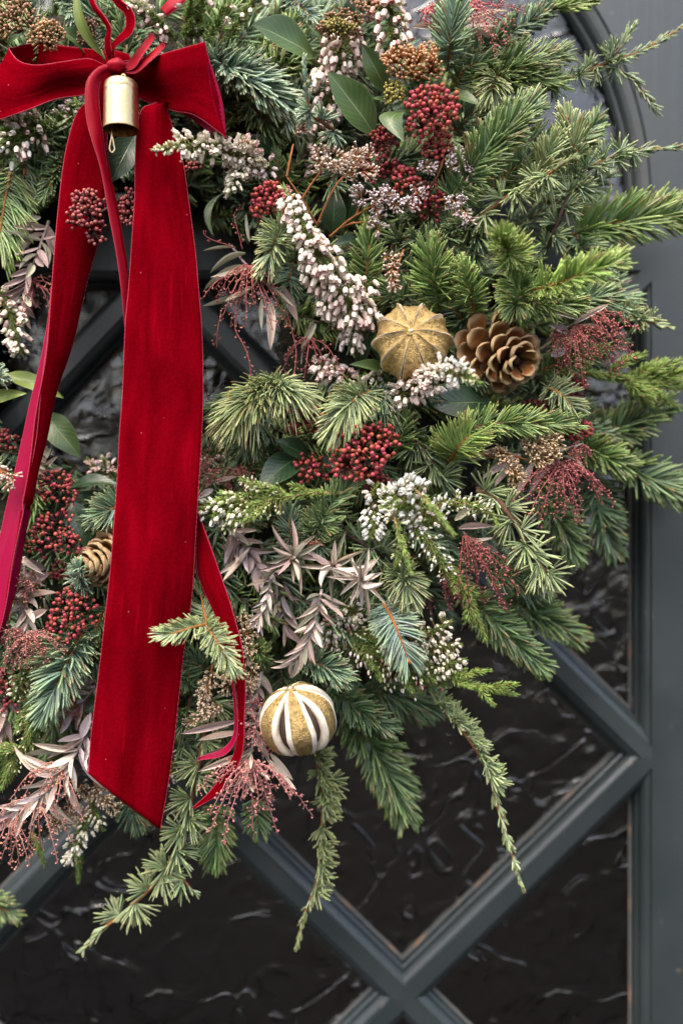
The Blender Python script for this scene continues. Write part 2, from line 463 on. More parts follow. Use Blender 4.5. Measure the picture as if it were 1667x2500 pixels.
def spline(pts, n):
    pts = np.asarray(pts, float)
    if len(pts) == 2:
        t = np.linspace(0, 1, n)[:, None]
        return pts[0] * (1 - t) + pts[1] * t
    p = np.vstack([2 * pts[0] - pts[1], pts, 2 * pts[-1] - pts[-2]])
    out = []
    for i in range(len(pts) - 1):
        t = np.linspace(0, 1, 24, endpoint=False)[:, None]
        a, b, c, d = p[i], p[i + 1], p[i + 2], p[i + 3]
        out.append(0.5 * (2 * b + (c - a) * t + (2 * a - 5 * b + 4 * c - d) * t ** 2 + (3 * b - a - 3 * c + d) * t ** 3))
    q = np.vstack(out + [pts[-1:]])
    s = np.concatenate([[0], np.cumsum(np.linalg.norm(np.diff(q, axis=0), axis=1))])
    u = np.linspace(0, s[-1], n)
    return np.stack([np.interp(u, s, q[:, k]) for k in range(q.shape[1])], 1)

def frames(W, front):
    T = nrm(np.gradient(W, axis=0))
    N0 = np.tile(np.asarray(front, float), (len(W), 1))
    N = N0 - (N0 * T).sum(1, keepdims=True) * T
    bad = np.linalg.norm(N, axis=1) < 0.35
    if bad.any():
        alt = np.tile(np.array([0.2, 0.1, 1.0]), (len(W), 1))
        alt = alt - (alt * T).sum(1, keepdims=True) * T
        N[bad] = alt[bad]
    N = nrm(N)
    return T, N, np.cross(T, N)

def tube(acc, W, rad, col, sides=6, col2=None, jit=0.0):
    W = np.asarray(W, float); n = len(W)
    T, N, B = frames(W, (0.1, -1, 0.2))
    rad = np.broadcast_to(np.asarray(rad, float), (n,))
    a = np.arange(sides) / sides * 2 * math.pi
    ring = np.cos(a)[None, :, None] * N[:, None] + np.sin(a)[None, :, None] * B[:, None]
    rr = rad[:, None, None]
    if jit:
        rr = rr * (1 + jit * R.standard_normal((n, sides, 1)))
    V = W[:, None] + ring * rr
    i = np.arange(n - 1)[:, None] * sides; j = np.arange(sides)[None]
    F = np.stack([i + j, i + (j + 1) % sides, i + sides + (j + 1) % sides, i + sides + j], -1).reshape(-1, 4)
    C = np.tile(np.asarray(col, float), (n * sides, 1))
    if col2 is not None:
        t = np.repeat(np.linspace(0, 1, n), sides)[:, None]
        C = C * (1 - t) + np.asarray(col2) * t
    C = C * (1 + 0.12 * R.standard_normal((n * sides, 1))).clip(0.5, 1.6)
    V = V.reshape(-1, 3)
    nb = len(V)
    V = np.vstack([V, W[:1], W[-1:]]); C = np.vstack([C, C[:1], C[-1:]])
    k = np.arange(sides)
    F3 = np.vstack([np.stack([np.full(sides, nb), (k + 1) % sides, k], 1),
                    np.stack([np.full(sides, nb + 1), (n - 1) * sides + k, (n - 1) * sides + (k + 1) % sides], 1)])
    acc.add(V, [F, F3], C)

def revolve_template(t, r, sides, flat=1.0):
    """columns: x, y (along), z ; end points closed with caps"""
    V, n = [], len(t)
    for k in range(n):
        for s in range(sides):
            a = 2 * math.pi * s / sides
            V.append((r[k] * math.cos(a), t[k], r[k] * math.sin(a) * flat))
    F = []
    for k in range(n - 1):
        for s in range(sides):
            s2 = (s + 1) % sides
            F.append((k * sides + s, (k + 1) * sides + s, (k + 1) * sides + s2, k * sides + s2))
    cap = [tuple(range(sides))[::1], tuple((n - 1) * sides + s for s in range(sides))[::-1]]
    return np.array(V, float), np.array(F), np.array(cap)

# needle: flattened, four-sided, rounded tip
NT, NTF, NTC = revolve_template([0, 0.10, 0.5, 0.90, 1.0], [0.20, 0.42, 0.5, 0.42, 0.16], 4, 0.55)
NT_TOP = np.array([[0.5, 1.0, 0.5, 0.0][s] for k in range(5) for s in range(4)])
NT_TIP = np.array([[0, 0, 0.1, 0.6, 1][k] for k in range(5) for s in range(4)])
NL, NLF, NLC = revolve_template([0, 0.45, 1.0], [0.3, 0.5, 0.22], 4, 0.55)
NL_TOP = np.array([[0.5, 1.0, 0.5, 0.0][s] for k in range(3) for s in range(4)])
NL_TIP = np.array([[0, 0.2, 1][k] for k in range(3) for s in range(4)])

def scatter(acc, base, D, Z, length, width, bend, ctop, cbot, ctip, lo=False, tipw=1.0):
    tv, tf, tcap, tt, tp = (NL, NLF, NLC, NL_TOP, NL_TIP) if lo else (NT, NTF, NTC, NT_TOP, NT_TIP)
    D = nrm(D); Z = nrm(Z - (Z * D).sum(1, keepdims=True) * D); X = np.cross(D, Z)
    n, m = len(D), len(tv)
    length = np.broadcast_to(length, (n,)); width = np.broadcast_to(width, (n,))
    V = (base[:, None] + X[:, None] * (tv[None, :, 0:1] * width[:, None, None])
         + D[:, None] * (tv[None, :, 1:2] * length[:, None, None])
         + Z[:, None] * (tv[None, :, 2:3] * width[:, None, None])
         + bend[:, None] * (tv[None, :, 1:2] ** 2 * length[:, None, None]))
    C = ctop[:, None] * tt[None, :, None] + cbot[:, None] * (1 - tt)[None, :, None]
    w = (tp * tipw)[None, :, None]
    C = C * (1 - w) + ctip[:, None] * w
    off = (np.arange(n) * m)[:, None, None]
    acc.add(V.reshape(-1, 3), [(tf[None] + off).reshape(-1, 4), (tcap[None] + off).reshape(-1, 4)], C.reshape(-1, 3))

PAL = {   # upper side, under side, tip
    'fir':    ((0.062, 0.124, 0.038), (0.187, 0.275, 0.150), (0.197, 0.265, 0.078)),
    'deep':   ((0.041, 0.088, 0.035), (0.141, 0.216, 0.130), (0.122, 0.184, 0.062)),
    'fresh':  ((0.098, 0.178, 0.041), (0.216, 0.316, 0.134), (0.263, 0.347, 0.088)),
    'lime':   ((0.155, 0.250, 0.047), (0.244, 0.347, 0.109), (0.310, 0.398, 0.103)),
    'blue':   ((0.097, 0.168, 0.102), (0.239, 0.342, 0.254), (0.244, 0.326, 0.155)),
    'ice':    ((0.169, 0.250, 0.178), (0.318, 0.418, 0.347), (0.338, 0.428, 0.238)),
    'pale':   ((0.202, 0.270, 0.114), (0.338, 0.413, 0.259), (0.385, 0.428, 0.176)),
    'olive':  ((0.150, 0.194, 0.070), (0.267, 0.321, 0.181), (0.318, 0.347, 0.124)),
    'cedar':  ((0.120, 0.184, 0.095), (0.253, 0.332, 0.217), (0.300, 0.357, 0.134)),
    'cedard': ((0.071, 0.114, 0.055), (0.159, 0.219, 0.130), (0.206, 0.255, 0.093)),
    'heath':  ((0.068, 0.128, 0.023), (0.112, 0.184, 0.043), (0.169, 0.245, 0.057)),
    'heathl': ((0.136, 0.224, 0.035), (0.178, 0.270, 0.060), (0.234, 0.326, 0.078)),
}
def cols(pal, n, jit=0.18):
    p = PAL[pal]
    v = (1 + jit * R.standard_normal((n, 1))).clip(0.5, 1.6)
    h = 1 + 0.05 * R.standard_normal((n, 3))
    yel = (R.random((n, 1)) < 0.06) * R.uniform(0.5, 1.4, (n, 1))
    ct, cb, cp = (np.tile(np.array(c), (n, 1)) * v * h for c in p)
    ct = ct * (1 - 0.5 * yel) + np.array([0.30, 0.24, 0.07]) * 0.5 * yel
    return ct, cb, cp
# ------------------------------------------------------------------ plant builders
BARK = {'orange': (0.30, 0.13, 0.04), 'brown': (0.13, 0.075, 0.045), 'dark': (0.05, 0.035, 0.028), 'green': (0.14, 0.15, 0.05),
        'tan': (0.30, 0.19, 0.10), 'red': (0.16, 0.045, 0.035), 'rust': (0.33, 0.13, 0.045), 'white': (0.55, 0.46, 0.44), 'pink': (0.36, 0.10, 0.09),
        'grey': (0.22, 0.17, 0.16)}
FRONT = np.array([0.0, -1.0, 0.0])

def fir_needles(acc, W, T, N, B, t, s, nl, nw, pal, style, alpha, droop, lo=False, jit=0.18):
    """needles along sampled stem W; t in 0..1 for every needle"""
    n = len(t)
    idx = t * (len(W) - 1); i0 = np.clip(idx.astype(int), 0, len(W) - 2); f = (idx - i0)[:, None]
    p = W[i0] * (1 - f) + W[i0 + 1] * f
    Tn, Nn, Bn = T[i0], N[i0], B[i0]
    side = np.where(R.random(n) < 0.5, -1, 1)
    if style == 'flat':
        phi = side * np.radians(np.where(R.random(n) < 0.72, R.normal(82, 14, n), R.normal(38, 18, n)))
    elif style == 'comb':
        phi = side * np.radians(R.normal(86, 7, n))
    elif style == 'up':
        phi = np.radians(R.normal(0, 48, n))
    else:
        phi = np.radians(R.uniform(-165, 165, n))
    al = np.radians(alpha[0] + (alpha[1] - alpha[0]) * t ** 2.2 + R.normal(0, 6, n))
    out = np.cos(phi)[:, None] * Nn + np.sin(phi)[:, None] * Bn
    D = np.cos(al)[:, None] * Tn + np.sin(al)[:, None] * out
    D = D + 0.09 * R.standard_normal((n, 3))
    ln = nl * s * (0.72 + 0.33 * np.sin(math.pi * np.clip(t, 0, 1) ** 0.75)) * R.uniform(0.85, 1.1, n)
    bend = Tn * R.normal(0.13, 0.12, (n, 1)) + Nn * R.normal(0.10, 0.13, (n, 1)) + Bn * R.normal(0, 0.06, (n, 1)) - out * 0.05
    bend[:, 2] -= droop
    Zv = Nn + 0.45 * R.standard_normal((n, 3))
    ct, cb, cp = cols(pal, n, jit)
    odd = R.random(n) < 0.06                                 # a few bent out of line, a few browned at the tip
    D[odd] += 0.35 * R.standard_normal((int(odd.sum()), 3))
    br = R.random(n) < 0.10
    cp[br] = np.array([0.26, 0.15, 0.06])
    fl = R.random(n) < 0.30                                  # some needles turn their pale under side out
    ct[fl] = cb[fl] * 0.95
    scatter(acc, p, D, Zv, ln, nw * s * R.uniform(0.85, 1.15, n), bend, ct, cb, cp, lo=lo)

def stem_of(root, W, r0, r1, col, name='stem', sides=6, bud=None):
    a = Acc()
    k = len(W)
    tube(a, W, np.linspace(r0, r1, k), col, sides, jit=0.10)
    if bud is not None:
        T = nrm(W[-1] - W[-2])
        tb = W[-1][None] + T * np.linspace(-0.0006, 0.004, 5)[:, None]
        tube(a, tb, np.array([0.6, 1.3, 1.5, 1.1, 0.2]) * 0.0011, bud, 6)
    return link(name, a.mesh(name, root.location, ['bark']), root)

GF = 'fir sprigs in the wreath'
def fir(label, pts, nl=50, nw=6.2, pal='fir', style='flat', sp=1.35, stem='orange', alpha=(66, 24), droop=0.0, name='fir_sprig', front=None, bud=False, jit=0.18):
    W = spline(PP(pts), 26)
    s = S(np.mean([p[2] for p in pts]))
    root = thing(name, label, 'fir sprig', W[0], GF)
    fr = FRONT + np.array([0.0, 0.0, 0.25]) if front is None else np.array(front, float)
    T, N, B = frames(W, fr)
    L = np.linalg.norm(np.diff(W, axis=0), axis=1).sum()
    sp = sp * 1.05; nw = nw * 0.92
    n = max(30, int(L / (sp * s)))
    t = np.sort(np.concatenate([R.uniform(0.0, 1.0, n), R.uniform(0.93, 1.0, 12)]))
    a = Acc()
    fir_needles(a, W, T, N, B, t, s, nl, nw, pal, style, alpha, droop, jit=jit)
    o = link('needles', a.mesh('needles', W[0], ['needle']), root); o['kind'] = 'stuff'
    stem_of(root, W, 0.0013, 0.0006, BARK[stem], bud=BARK['rust'] if bud else None)
    return root

GC = 'cedar sprigs in the wreath'
def cedar(label, pts, nl=42, nw=3.6, pal='cedar', tsp=34, per=30, tail=0.0, stem='brown', r=(0.0016, 0.0007), side=None, spread=80, down=0.0, branches=(), sides_bias=0.5):
    W = spline(PP(pts), 60)
    s = S(np.mean([p[2] for p in pts]))
    root = thing('cedar_sprig', label, 'cedar sprig', W[0], GC)
    a = Acc(); st = Acc()
    allpaths = [(W, tail, r)] + [(spline(PP(b[0]), 30), b[1], (0.0008, 0.0005)) for b in branches]
    flip = 1
    for W_, tl, rr in allpaths:
        T, N, B = frames(W_, FRONT + np.array([0, 0, 0.2]))
        L = np.linalg.norm(np.diff(W_, axis=0), axis=1).sum()
        tube(st, W_, np.linspace(rr[0], rr[1], len(W_)), BARK[stem], 7, col2=BARK['orange'] if tl > 0 else None, jit=0.13)
        m = max(1, int(L * (1 - tl) / (tsp * s)))
        for k in range(m):
            t = (k + 0.5 + R.uniform(-0.2, 0.2)) / m * (1 - tl)
            i = int(t * (len(W_) - 1))
            flip = -flip
            ph = flip * np.radians(R.normal(62, 22)) if side is None else side * np.radians(R.normal(60, 25))
            Sd = np.cos(ph) * N[i] + np.sin(ph) * B[i] + 0.25 * T[i] + np.array([0, 0, -down])
            Sd = nrm(Sd)
            n = int(per * 1.0 * R.uniform(0.75, 1.2))
            q = W_[i] + Sd * 0.0014
            u = nrm(np.cross(Sd, [0.3, 0.2, 1.0])); v = np.cross(Sd, u)
            th = np.radians(spread) * np.sqrt(R.random(n)); az = R.uniform(0, 2 * math.pi, n)
            D = np.cos(th)[:, None] * Sd + np.sin(th)[:, None] * (np.cos(az)[:, None] * u + np.sin(az)[:, None] * v)
            ct, cb, cp = cols(pal, n)
            scatter(a, np.tile(q, (n, 1)) + 0.0008 * R.standard_normal((n, 3)), D, np.tile(FRONT, (n, 1)) + 0.5 * R.standard_normal((n, 3)),
                    nl * s * R.uniform(0.7, 1.08, n), 1.18 * nw * s * R.uniform(0.85, 1.15, n), np.tile(Sd * 0.10 + np.array([0, 0, -0.03 - down * 0.1]), (n, 1)), ct, cb, cp)
            # the little spur that carries the tuft
            tube(st, np.array([W_[i], q]), [0.0011, 0.0009], BARK['brown'], 5)
        if tl > 0:
            n = int(L * tl / (2.6 * s))
            t = R.uniform(1 - tl, 1.0, n)
            fir_needles(a, W_, T, N, B, t, s, nl * 0.62, nw * 1.25, pal if pal != 'cedard' else 'cedar', 'all', (34, 14), 0.0)
    o = link('needles', a.mesh('needles', W[0], ['needle']), root); o['kind'] = 'stuff'
    link('twig', st.mesh('twig', W[0], ['bark']), root)
    return root

# ---- shared little meshes
def icosphere(sub):
    import bmesh
    bm = bmesh.new(); bmesh.ops.create_icosphere(bm, subdivisions=sub, radius=1.0)
    V = np.array([v.co[:] for v in bm.verts]); F = np.array([[v.index for v in f.verts] for f in bm.faces]); bm.free()
    return V, F
ICO1 = icosphere(1); ICO2 = icosphere(2)

def berry_mesh(matname):
    V, F = ICO2
    V = V.copy()
    V[:, 2] *= 1.08
    tip = V[:, 2] > 0.9
    me_V = V
    me = make_mesh('berry_' + matname, me_V, [F], mats=[matname])
    # dark remnant of the flower at the tip: a small real cap
    return me
BERRY = {}
def get_berry(m):
    if m not in BERRY:
        V, F = ICO2
        V = V * np.array([1, 1, 1.1])
        cap, cf = ICO1
        cap = cap * np.array([0.20, 0.20, 0.10]) + np.array([0, 0, 1.07])
        me = make_mesh('berry', np.vstack([V, cap]), [np.vstack([F, cf + len(V)])], mats=[m, 'bark_tip'],
                       midx=[0] * len(F) + [1] * len(cf))
        BERRY[m] = me
    return BERRY[m]
mat('bark_tip', base=(0.06, 0.03, 0.025), rough=0.8)

def to_mx(D, loc, sx, sy=None, roll=0.0, up=None):
    """object +Y along D"""
    D = Vector(D).normalized()
    q = D.to_track_quat('Y', 'Z')
    m = q.to_matrix().to_4x4() @ Matrix.Rotation(roll, 4, 'Y')
    sy = sx if sy is None else sy
    return Matrix.Translation(Vector(loc)) @ m @ Matrix.Diagonal((sx, sy, sx, 1))

def frame_mx(D, Z, loc, w, l, h=None):
    D = nrm(np.asarray(D, float)); Z = np.asarray(Z, float); Z = nrm(Z - (Z @ D) * D); X = np.cross(D, Z)
    h = l if h is None else h
    m = Matrix(((X[0] * w, D[0] * l, Z[0] * h, loc[0]), (X[1] * w, D[1] * l, Z[1] * h, loc[1]), (X[2] * w, D[2] * l, Z[2] * h, loc[2]), (0, 0, 0, 1)))
    return m

GB = 'berry clusters in the wreath'
def berries(label, cx, cy, d, rx, ry, n, size=6.6, m='berry_red', stalk='red', aim=(0.0, -1, 0.15), name='berry_cluster', part='berry', cat='berry cluster', group=GB, dome=0.8, loose=0.0, base=None, sub=7):
    s = S(d)
    c = P(cx, cy, d)
    aim = nrm(np.array(aim, float))
    X = nrm(np.cross([0, 0, 1.0], aim)) * -1; Zv = np.cross(aim, X)
    if Zv[2] < 0:
        Zv = -Zv
    b0 = c - aim * s * (rx * 0.9) if base is None else P(*base)
    root = thing(name, label, cat, b0, group)
    a = Acc()
    # branching head: main stalk, sub stalks, one pedicel per berry
    hub = c - aim * s * rx * 0.55
    tube(a, np.array([b0, (b0 + hub) / 2 + 0.001 * R.standard_normal(3), hub]), [0.0013, 0.0012, 0.0011], BARK[stalk], 6)
    nodes = []
    for k in range(sub):
        an = 2 * math.pi * (k + R.uniform(-0.2, 0.2)) / sub; q = 0.55 if k else 0.0
        p = hub + (X * math.cos(an) * rx + Zv * math.sin(an) * ry) * q * s + aim * s * rx * 0.30 * (1 - q)
        nodes.append(p); tube(a, np.array([hub, p]), [0.0009, 0.0007], BARK[stalk], 5)
    nodes = np.array(nodes)
    pos = []
    tries = 0
    mind = size * 1.52 * s
    n = int(n * 1.25)
    lob = [(random.uniform(0, 6.28), random.uniform(0.05, 0.16)) for _ in range(3)]
    while len(pos) < n and tries < n * 60:
        tries += 1
        an = random.uniform(0, 2 * math.pi); r = math.sqrt(random.random()) * (1 + sum(q * math.cos((j + 2) * an + o) for j, (o, q) in enumerate(lob)))
        h = math.sqrt(max(0, 1 - min(1, r) ** 2)) * dome - random.random() ** 1.5 * 0.75 * (1 + loose) + random.uniform(-0.10, 0.12)
        p = c + (X * math.cos(an) * rx * r + Zv * math.sin(an) * ry * r) * s + aim * s * min(rx, ry) * h * 0.8
        if all((p - q) @ (p - q) > mind ** 2 for q in pos):
            pos.append(p)
    for p in pos:
        nd = nodes[np.argmin(((nodes - p) ** 2).sum(1))]
        D = nrm(p - nd)
        mid = nd + (p - nd) * 0.5 + 0.0006 * R.standard_normal(3)
        tube(a, np.array([nd, mid, p]), [0.00055, 0.0005, 0.00055], BARK[stalk], 4)
        k = size * 0.80 * s * random.choice((random.uniform(0.9, 1.12), random.uniform(0.9, 1.1), random.uniform(0.62, 0.9)))
        o = link(part, get_berry(m), root, mx=Matrix.Translation(Vector(p - b0)) @ Vector(D).to_track_quat('Z', 'Y').to_matrix().to_4x4() @ Matrix.Diagonal((k, k, k, 1)))
    link('stalk', a.mesh('stalk', b0, ['bark']), root)
    return root

# ---- heather bells
def bell_mesh(kind):
    if kind == 'bud':
        t = np.array([0, 0.08, 0.3, 0.6, 0.85, 1.0]); r = np.array([0.08, 0.30, 0.46, 0.46, 0.28, 0.06])
    else:
        t = np.array([0, 0.06, 0.22, 0.50, 0.78, 0.88, 1.0]); r = np.array([0.10, 0.30, 0.46, 0.50, 0.36, 0.30, 0.42])
    sides = 8
    V, F, cap = revolve_template(t, r, sides)
    if kind != 'bud':                       # four little lobes on the lip, mouth left open with a dark throat
        top = len(t) - 1
        for s_ in range(sides):
            V[top * sides + s_, 1] += 0.06 * (1 if s_ % 2 == 0 else -0.6)
        thr = np.array([[0.26 * math.cos(2 * math.pi * q / sides), 0.80, 0.26 * math.sin(2 * math.pi * q / sides)] for q in range(sides)])
        n0 = len(V); V = np.vstack([V, thr])
        F2 = np.array([(top * sides + q, n0 + q, n0 + (q + 1) % sides, top * sides + (q + 1) % sides) for q in range(sides)])
        capT = np.array([tuple(n0 + q for q in range(sides))[::-1]])
        F = np.vstack([F, F2]); cap = np.vstack([cap[:1], capT])
    y = V[:, 1:2]
    pal = {'white': ((0.84, 0.75, 0.61), (0.90, 0.81, 0.73)), 'pink': ((0.87, 0.72, 0.61), (0.85, 0.63, 0.59)), 'cream': ((0.68, 0.65, 0.46), (0.82, 0.77, 0.62)),
           'bud': ((0.40, 0.46, 0.16), (0.74, 0.74, 0.52)), 'rosy': ((0.66, 0.42, 0.34), (0.60, 0.22, 0.22)), 'snow': ((0.74, 0.74, 0.62), (0.84, 0.83, 0.80)),
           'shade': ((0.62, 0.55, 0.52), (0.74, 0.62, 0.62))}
    k = kind if kind in pal else 'white'
    C = np.array(pal[k][0]) * (1 - y) + np.array(pal[k][1]) * y
    # green sepals at the base
    g = np.clip(1 - y / 0.16, 0, 1) * 0.7
    C = C * (1 - g) + np.array([0.22, 0.26, 0.07]) * g
    return make_mesh('floret', V, [F, cap], np.clip(C, 0, 1), mats=['bell_white'])
BELL = {}
def get_bell(k):
    if k not in BELL:
        BELL[k] = bell_mesh(k)
    return BELL[k]

GH = 'heather sprigs in the wreath'
def heather(label, pts, bells=(), branch=0, blen=60, nl=15, nw=2.6, pal='heath', sp=0.9, stem='tan', r=0.0009, leafy=(0, 1), extra=()):
    """bells: (t0, t1, count, kind, length px, hang, spread px); extra: side twigs (pts, leafy, bells)"""
    W0 = spline(PP(pts), 40)
    s = S(np.mean([p[2] for p in pts]))
    root = thing('heather_sprig', label, 'heather sprig', W0[0], GH)
    a = Acc(); st = Acc()
    paths = [(W0, leafy, bells, r)] + [(spline(PP(e[0]), 30), e[1], e[2], r * 0.8) for e in extra]
    for k in range(branch):
        i = int(len(W0) * R.uniform(0.1, 0.85)); T = nrm(W0[min(i + 1, 39)] - W0[i])
        q = nrm(T + 0.75 * nrm(R.standard_normal(3) * [1, 0.6, 1]) + np.array([0, -0.25, 0]))
        L = blen * s * R.uniform(0.6, 1.2)
        e = W0[i] + q * L + T * L * 0.25
        paths.append((spline(np.array([W0[i], W0[i] + q * L * 0.55, e]), 16), (0.05, 1), (), r * 0.55))
    for W, lf, bl, rr in paths:
        T, N, B = frames(W, FRONT)
        tube(st, W, np.linspace(rr, rr * 0.5, len(W)), BARK[stem], 6, col2=BARK['green'], jit=0.08)
        L = np.linalg.norm(np.diff(W, axis=0), axis=1).sum()
        n = int(L * (lf[1] - lf[0]) / (sp * s))
        if n > 0:
            t = R.uniform(lf[0], lf[1], n)
            fir_needles(a, W, T, N, B, t, s, nl, nw, pal, 'all', (48, 26), 0.0, lo=True, jit=0.25)
        for (t0, t1, cnt, kind, bl_len, hang, spread) in bl:
            kinds = kind.split('+')
            cnt = int(cnt * 1.5)
            for q in range(cnt):
                t = t0 + (t1 - t0) * (q + R.random()) / cnt
                i = min(int(t * (len(W) - 1)), len(W) - 2)
                ph = np.radians(R.uniform(-120, 120))
                out = np.cos(ph) * N[i] + np.sin(ph) * B[i]
                taper = 1 - 0.45 * max(0, (t - 0.75) / 0.25)
                p = W[i] + (W[i + 1] - W[i]) * R.random() + out * spread * s * R.uniform(0.35, 1.0) * taper
                D = out * 0.55 + T[i] * 0.25 + np.array([0, -0.1, -hang]) + 0.12 * R.standard_normal(3)
                k = kinds[int(R.integers(len(kinds)))]
                ln = bl_len * 0.88 * s * R.uniform(0.65, 1.12) * (0.75 + 0.25 * taper)
                link('floret', get_bell(k), root, mx=to_mx(D, p - W0[0], ln * 0.56, ln, roll=R.uniform(0, 6)))
                tube(st, np.array([W[i], (W[i] + p) / 2 + out * 0.0006, p]), [0.00035, 0.0003, 0.0003], (0.20, 0.18, 0.06), 4)
    if a.n:
        o = link('needle_leaves', a.mesh('needle_leaves', W0[0], ['foliage']), root); o['kind'] = 'stuff'
    link('stem', st.mesh('stem', W0[0], ['bark']), root)
    return root

# ---- narrow dusty-pink leaves and their drooping panicles
LEAFV = {}
def lance_mesh(key, top, back, curl, fold):
    if key in LEAFV:
        return LEAFV[key]
    nv, nu = 9, 5
    V, C, uv = [], [], []
    for i in range(nv):
        v = i / (nv - 1)
        w = 0.5 * (math.sin(math.pi * min(1, v * 0.94 + 0.04)) ** 0.75) * (1 - 0.25 * v)
        if i == nv - 1:
            w = 0.01
        for j in range(nu):
            u = j / (nu - 1) * 2 - 1
            V.append((u * w, v, curl * v * v - 0.0 + fold * 0.14 * abs(u) * w * 2))
            m = 1.0 - 0.22 * (abs(u) < 0.3) - 0.30 * max(0, v - 0.86) / 0.14 + 0.05 * math.sin(7 * v + 3 * u)
            C.append([c * m for c in (np.array(top) * (1 - v * 0.4) + np.array(back) * v * 0.4)])
            uv.append((u, v))
    F = np.array([(i * nu + j, i * nu + j + 1, (i + 1) * nu + j + 1, (i + 1) * nu + j) for i in range(nv - 1) for j in range(nu - 1)])
    LEAFV[key] = make_mesh('leaf', np.array(V), [F], np.array(C), mats=['dry_leaf'])
    return LEAFV[key]
LP = {'mauve': ((0.52, 0.40, 0.37), (0.56, 0.45, 0.37)), 'beige': ((0.65, 0.56, 0.46), (0.60, 0.48, 0.40)), 'sage': ((0.42, 0.41, 0.31), (0.37, 0.34, 0.26)),
      'dusk': ((0.32, 0.235, 0.22), (0.37, 0.285, 0.25)), 'blush': ((0.70, 0.62, 0.56), (0.68, 0.62, 0.50)), 'lilac': ((0.52, 0.44, 0.46), (0.55, 0.46, 0.43))}
def leaf_obj(root, origin, base, D, Z, l, w, pal, s):
    v = int(R.integers(6)); curl = (-0.20, -0.05, 0.12, 0.28, -0.34, 0.42)[v]
    me = lance_mesh((pal, v), *LP[pal], curl, (1.4, 0.8, 1.6, 0.5, 1.8, 1.2)[v])
    return link('leaf', me, root, mx=frame_mx(D, Z, base - origin, w * 0.86 * s, l * s))

def panicle(acc, st, W, s, bud=3.3, col=(0.42, 0.13, 0.10), scol=(0.36, 0.11, 0.10), step=8, twig=12, r=0.00042):
    T, N, B = frames(W, FRONT)
    tube(st, W, np.linspace(r, r * 0.6, len(W)), scol, 4, jit=0.05)
    L = np.linalg.norm(np.diff(W, axis=0), axis=1).sum()
    m = max(3, int(L / (step * 1.55 * s)))
    V0, F0 = ICO1
    for k in range(m):
        t = 0.12 + 0.88 * (k + R.random() * 0.7) / m
        i = min(int(t * (len(W) - 1)), len(W) - 2)
        ph = R.uniform(0, 2 * math.pi)
        D = nrm(0.7 * T[i] + np.cos(ph) * N[i] + np.sin(ph) * B[i])
        e = W[i] + D * twig * s * R.uniform(0.4, 1.2)
        tube(st, np.array([W[i], e]), [r * 0.6, r * 0.5], scol, 3)
        for b in range(int(R.integers(1, 3))):
            p = e + R.standard_normal(3) * s * 3.2 * (b > 0)
            c = (np.array(col) * 0.75 + np.array([0.11, 0.07, 0.065])) * R.uniform(0.65, 1.3) * (1 + 0.06 * R.standard_normal(3))
            if R.random() < 0.05:
                c = np.array([0.46, 0.26, 0.13]) * R.uniform(0.7, 1.1)
            acc.add(V0 * bud * 0.80 * s * R.uniform(0.6, 1.15) + p, [F0], np.clip(c, 0, 1))

